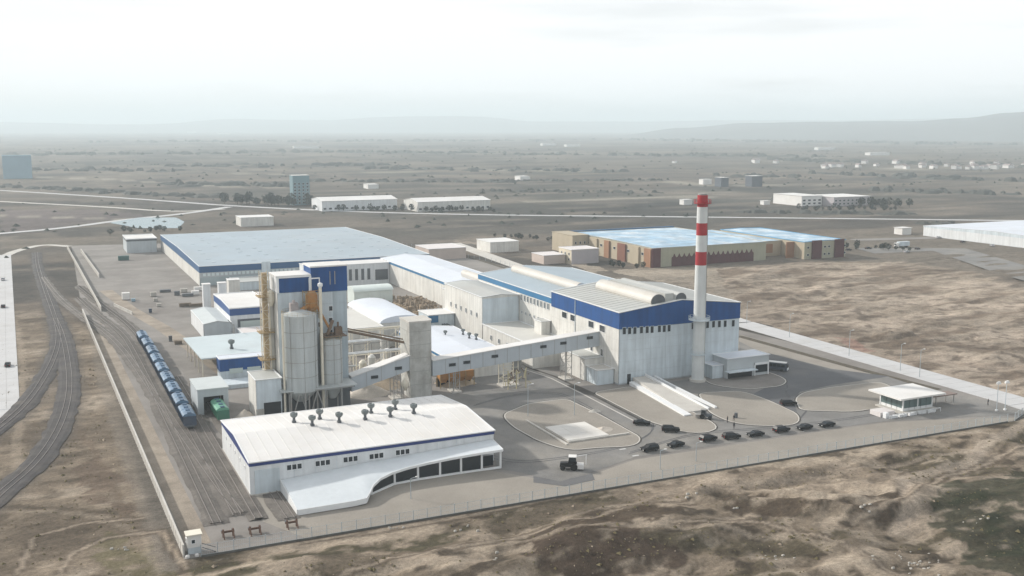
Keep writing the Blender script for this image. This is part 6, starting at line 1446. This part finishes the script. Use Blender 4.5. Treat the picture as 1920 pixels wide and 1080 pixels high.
# ================================================================== GATEHOUSE
gh = thing('gatehouse', 'glazed white roofed gatehouse beside the right concrete road', 'gatehouse', (226, 214, 0))
x0, x1, y0, y1 = 218.6, 229.5, 211.0, 219.5
box('floor', CONCL, gh, x0-1.5, x1+1, y0-1.5, y1+.5, .02, .5); box('inner_room', mat('room_dark', (.12, .13, .13), .8, .1, .3), gh, x0+.8, x1-.8, y0+.8, y1-.8, .5, 4.0)
box('roof', ROOFW, gh, 215.6, 232.6, 208.9, 221.4, 4.3, 4.75)
for x in (x0, (x0+x1)/2, x1):
    for y in (y0, y1): box('column', TRIM, gh, x-.18, x+.18, y-.18, y+.18, .5, 4.3)
GG_ = mat('green_glass', (.12, .17, .17), .15, .1, .3, spec=.6)
for k in range(5):
    a = x0+.25+k*2.15; box('glazing', GG_, gh, a, a+1.95, y0-.05, y0+.05, 1.3, 4.1); box('spandrel', TRIM, gh, a, a+1.95, y0-.06, y0+.06, .5, 1.25)
for k in range(4):
    a = y0+.25+k*2.05; box('glazing', GG_, gh, x0-.05, x0+.05, a, a+1.85, 1.3, 4.1); box('spandrel', TRIM, gh, x0-.06, x0+.06, a, a+1.85, .5, 1.25)
M = MB()
for k in range(9): M.box(211.0+k*2.3, 211.15+k*2.3, 207.6, 207.75, 0, 1.2)
M.box(211, 229.6, 207.6, 207.75, 1.05, 1.2); M.build('railing', TRIM, gh)
for k in range(5): box('barrier_block', TRIM, gh, 210.8+k*3.6, 213.6+k*3.6, 207.9, 208.5, .02, .75); 
cv = thing('turnstile_canopy', 'small brown flat canopy right of the gatehouse', 'canopy', (236, 211, 0)); box('roof', mat('brown_slab', (.22, .17, .15), .8, .1, .4), cv, 231, 240, 211.5, 215, 2.9, 3.2)
for x in (232, 239): 
    for y in (211.8, 214.7): box('post', STEEL, cv, x-.1, x+.1, y-.1, y+.1, 0, 2.9)
hb = thing('site_sign', 'pinkish white low sign block at the left end of the gatehouse', 'sign', (211.5, 214, 0)); box('panel', mat('pinkish_roof', ()), hb, 209.6, 214.8, 210.2, 214.2, .02, 1.3); box('foot', TRIM, hb, 210.0, 211.2, 208.6, 209.8, .02, 1.5)
# flood lamps near the gate
for k, (u, v) in enumerate(((244.1, 201.2), (247.2, 201.0))):
    t_ = thing('flood_lamp', ('left' if k == 0 else 'right') + ' one of two bright double lamps near the gate corner', 'lamp', (u, v, 0), 'bright lamps at the gate corner')
    MB().tube((u, v, 0), (u, v, 8.0), .1, .07, 8).build('pole', GREYW, t_); MB().hexa([(u-.65, v-.3, 7.9), (u+.65, v-.5, 7.9), (u+.65, v+.5, 7.9), (u-.65, v+.3, 7.9), (u-.5, v-.2, 8.5), (u+.5, v-.3, 8.6), (u+.5, v+.3, 8.6), (u-.5, v+.2, 8.5)]).build('lamp_head', LAMP, t_)
    box('foot', TRIM, t_, u-.3, u+.3, v-.3, v+.3, .02, .5)
def light_pole(x, y, h, label, grp, arm=(1.4, 0)):
    t_ = thing('light_pole', label, 'light pole', (x, y, 0), grp); MB().tube((x, y, 0), (x, y, h), .11, .07, 8).build('pole', mat('galvanised', ()), t_)
    MB().bar((x, y, h), (x+arm[0], y+arm[1], h+.25), .1).build('arm', mat('galvanised', ()), t_); MB().box(x+arm[0]-.3, x+arm[0]+.3, y+arm[1]-.15, y+arm[1]+.15, h+.15, h+.35).build('lamp_head', LAMP, t_)
for k, (x, y) in enumerate([(256.5, 273.5), (255.9, 249.1), (254.9, 239.9), (261.5, 337.7), (258.9, 308.1)]): light_pole(x, y, 9, ('second pole from the gatehouse along the right concrete road', 'pole behind the gatehouse roof left', 'pole rising behind the gatehouse roof', 'pole at the far end of the right road by the big hall', 'pole halfway along the right road')[k], 'light poles along the right road')
for k, (x, y) in enumerate([(121.3, 252.0), (133.5, 247.5), (130.1, 198.5), (70.4, 204.7), (141.2, 199.9)]): light_pole(x, y, 9 if k < 2 else 4.5, ('left thin pole on the kerbed island', 'right thin pole on the kerbed island', 'thin pole on the front strip below the first black cars', 'thin pole on the front strip below the curved canopy', 'thin pole on the front strip right of the first one')[k], 'light poles inside the site')
# island slab and drain
sl = thing('concrete_slab', 'white raised concrete slab on the kerbed island', 'slab', (127, 234, 0))
for i in range(3):
    for j in range(3): box('slab_plate', mat('slab_white', (.64, .62, .58), .8, .05, .2, dirt=(.5, .46, .4), dirt_amt=.4), sl, 120.2+i*4.0, 124.15+i*4.0, 226.0+j*4.4, 230.35+j*4.4, .12, .62)
box('edge', CONCL, sl, 120.0, 138.0, 225.4, 225.95, .12, .5); box('edge', CONCL, sl, 118.6, 119.2, 224, 248, .12, .4)
p_ = (136.7, 235.7); lone_heap('sand_heap', 'low pale heap at the right corner of the white slab', 'heap', 134, 232, 3.2, .9, 71, SANDP, 2.5)
p_ = (140.5, 248.5); lone_heap('sand_heap', 'small white heap behind the white slab', 'heap', p_[0], p_[1], 2.4, .8, 72, STONE, 1.4)
# guard hut at the near left corner
gx, gy = 23.6, 195.0
hu = thing('guard_hut', 'little white guard hut at the near left corner of the site', 'hut', (gx, gy, 0))
box('wall', ROOFW, hu, gx-1.3, gx+1.3, gy-1.1, gy+1.1, 1.3, 3.7); box('roof', mat('cream_roof', (.72, .68, .58), .6, .05, .3), hu, gx-1.5, gx+1.5, gy-1.35, gy+1.35, 3.7, 3.9); box('base', GREYW, hu, gx-1.2, gx+1.2, gy-1.0, gy+1.0, 0, 1.3)
window(hu, 'f', gx-.2, gy-1.1, 2.5, .6, .7); window(hu, 'l', gx-1.3, gy, 2.6, .6, .7)
M = MB(); M.bar((gx+1.3, gy-1.6, 1.3), (gx+3.8, gy-1.6, .0), .12); M.bar((gx+1.3, gy-1.6, 2.1), (gx+3.8, gy-1.6, .9), .1); M.build('stair_rail', DSTEEL, hu)
for s in (-.9, .8): tag(MB().lathe((gx+s-.6, gy-2.3), [(.38, 0), (.42, .3), (.3, .5)], 10).build('white_drum', ROOFW), ('left' if s < 0 else 'right') + ' white stone ball at the corner before the guard hut', 'stone')
# machine parts and crates in the left yard
def crate(x, y, w_, d_, h, m, label, cat='crate', name='crate'):
    t_ = thing(name, label, cat, (x, y, 0), 'machinery and crates in the left yard'); box('body', m, t_, x-w_/2, x+w_/2, y-d_/2, y+d_/2, .3, h)
    box('lid', m, t_, x-w_/2-.1, x+w_/2+.1, y-d_/2-.1, y+d_/2+.1, h, h+.12); box('skid', SLEEP, t_, x-w_/2, x+w_/2, y-d_/2, y+d_/2, 0.02, .3)
for k, (u, v) in enumerate([(36.6, 506.6), (49.2, 510.8), (48.6, 496.1), (48.4, 480.6), (59.7, 509.4), (63.9, 504.0), (67.8, 507.4), (59.0, 475.7), (63.5, 473.6), (64.0, 518.0), (55.8, 521.8), (71.1, 520.1), (43.2, 465.4), (43.7, 399.8), (45.7, 393.6), (39.2, 498.9)]):
    m = (ROOFW, STONE, STONE, STONE, DSTEEL, DSTEEL, ROOFW, mat('crate_brown', (.13, .10, .07), .8, .2, .5), mat('crate_brown', ()), STONE, DSTEEL, ROOFW, TRAINB, DSTEEL, mat('crate_brown', ()), TOWERB)[k]
    crate(u, v, (3.2, 2.6, 1.8, 1.8, 2.4, 5, 3.4, 5, 6, 3, 5, 4, 1.2, 1.2, 2.6, 1.6)[k], (3.0, 2, 1.5, 1.5, 2, 2, 2, 1.6, 1.6, 2, 2, 2, 1, 1, 2, 1.2)[k], (3.2, 2.0, 1.4, 1.4, 2, 1.3, 1.9, 1.5, 1.3, 1.6, 1.2, 1.8, 1.8, 2, 1.2, 1.4)[k], m,
          ('white tall crate nearest the rail entrance', 'pale crate, upper of three in a short line', 'pale crate, middle of three in a short line', 'pale crate, lower of three in a short line', 'dark grey crate left in the rear row', 'long dark crate in the rear row', 'white crate right in the rear row', 'brown crate, left of the front pair', 'long brown crate, right of the front pair', 'pale crate behind the rear row', 'flat dark crate behind the short line', 'white crate close to the twin white columns', 'small blue box alone in the yard', 'small dark box at the left corner of the open canopy', 'brown box beside the open canopy corner', 'small blue box beside the white tall crate')[k])
post_fence('rear_fence', 'far rear fence of the site behind the long halls', [(212, 712), (245, 560), (250, 440)], sp=6, h=2.4, wires=False, plinth=False)

# ================================================================== HAZE
hz = MB().box(-46500, 46500, -1500, 46500, -8, 300).build('haze', None); hz['kind'] = 'stuff'
hm_ = bpy.data.materials.new('haze_air'); hm_.use_nodes = True; t = hm_.node_tree; t.nodes.clear()
o_ = t.nodes.new('ShaderNodeOutputMaterial'); v_ = t.nodes.new('ShaderNodeVolumePrincipled')
v_.inputs['Color'].default_value = (.84, .95, 1.0, 1); v_.inputs['Density'].default_value = 0.00018; v_.inputs['Anisotropy'].default_value = 0.12
t.links.new(v_.outputs[0], o_.inputs['Volume']); hz.data.materials.clear(); hz.data.materials.append(hm_)
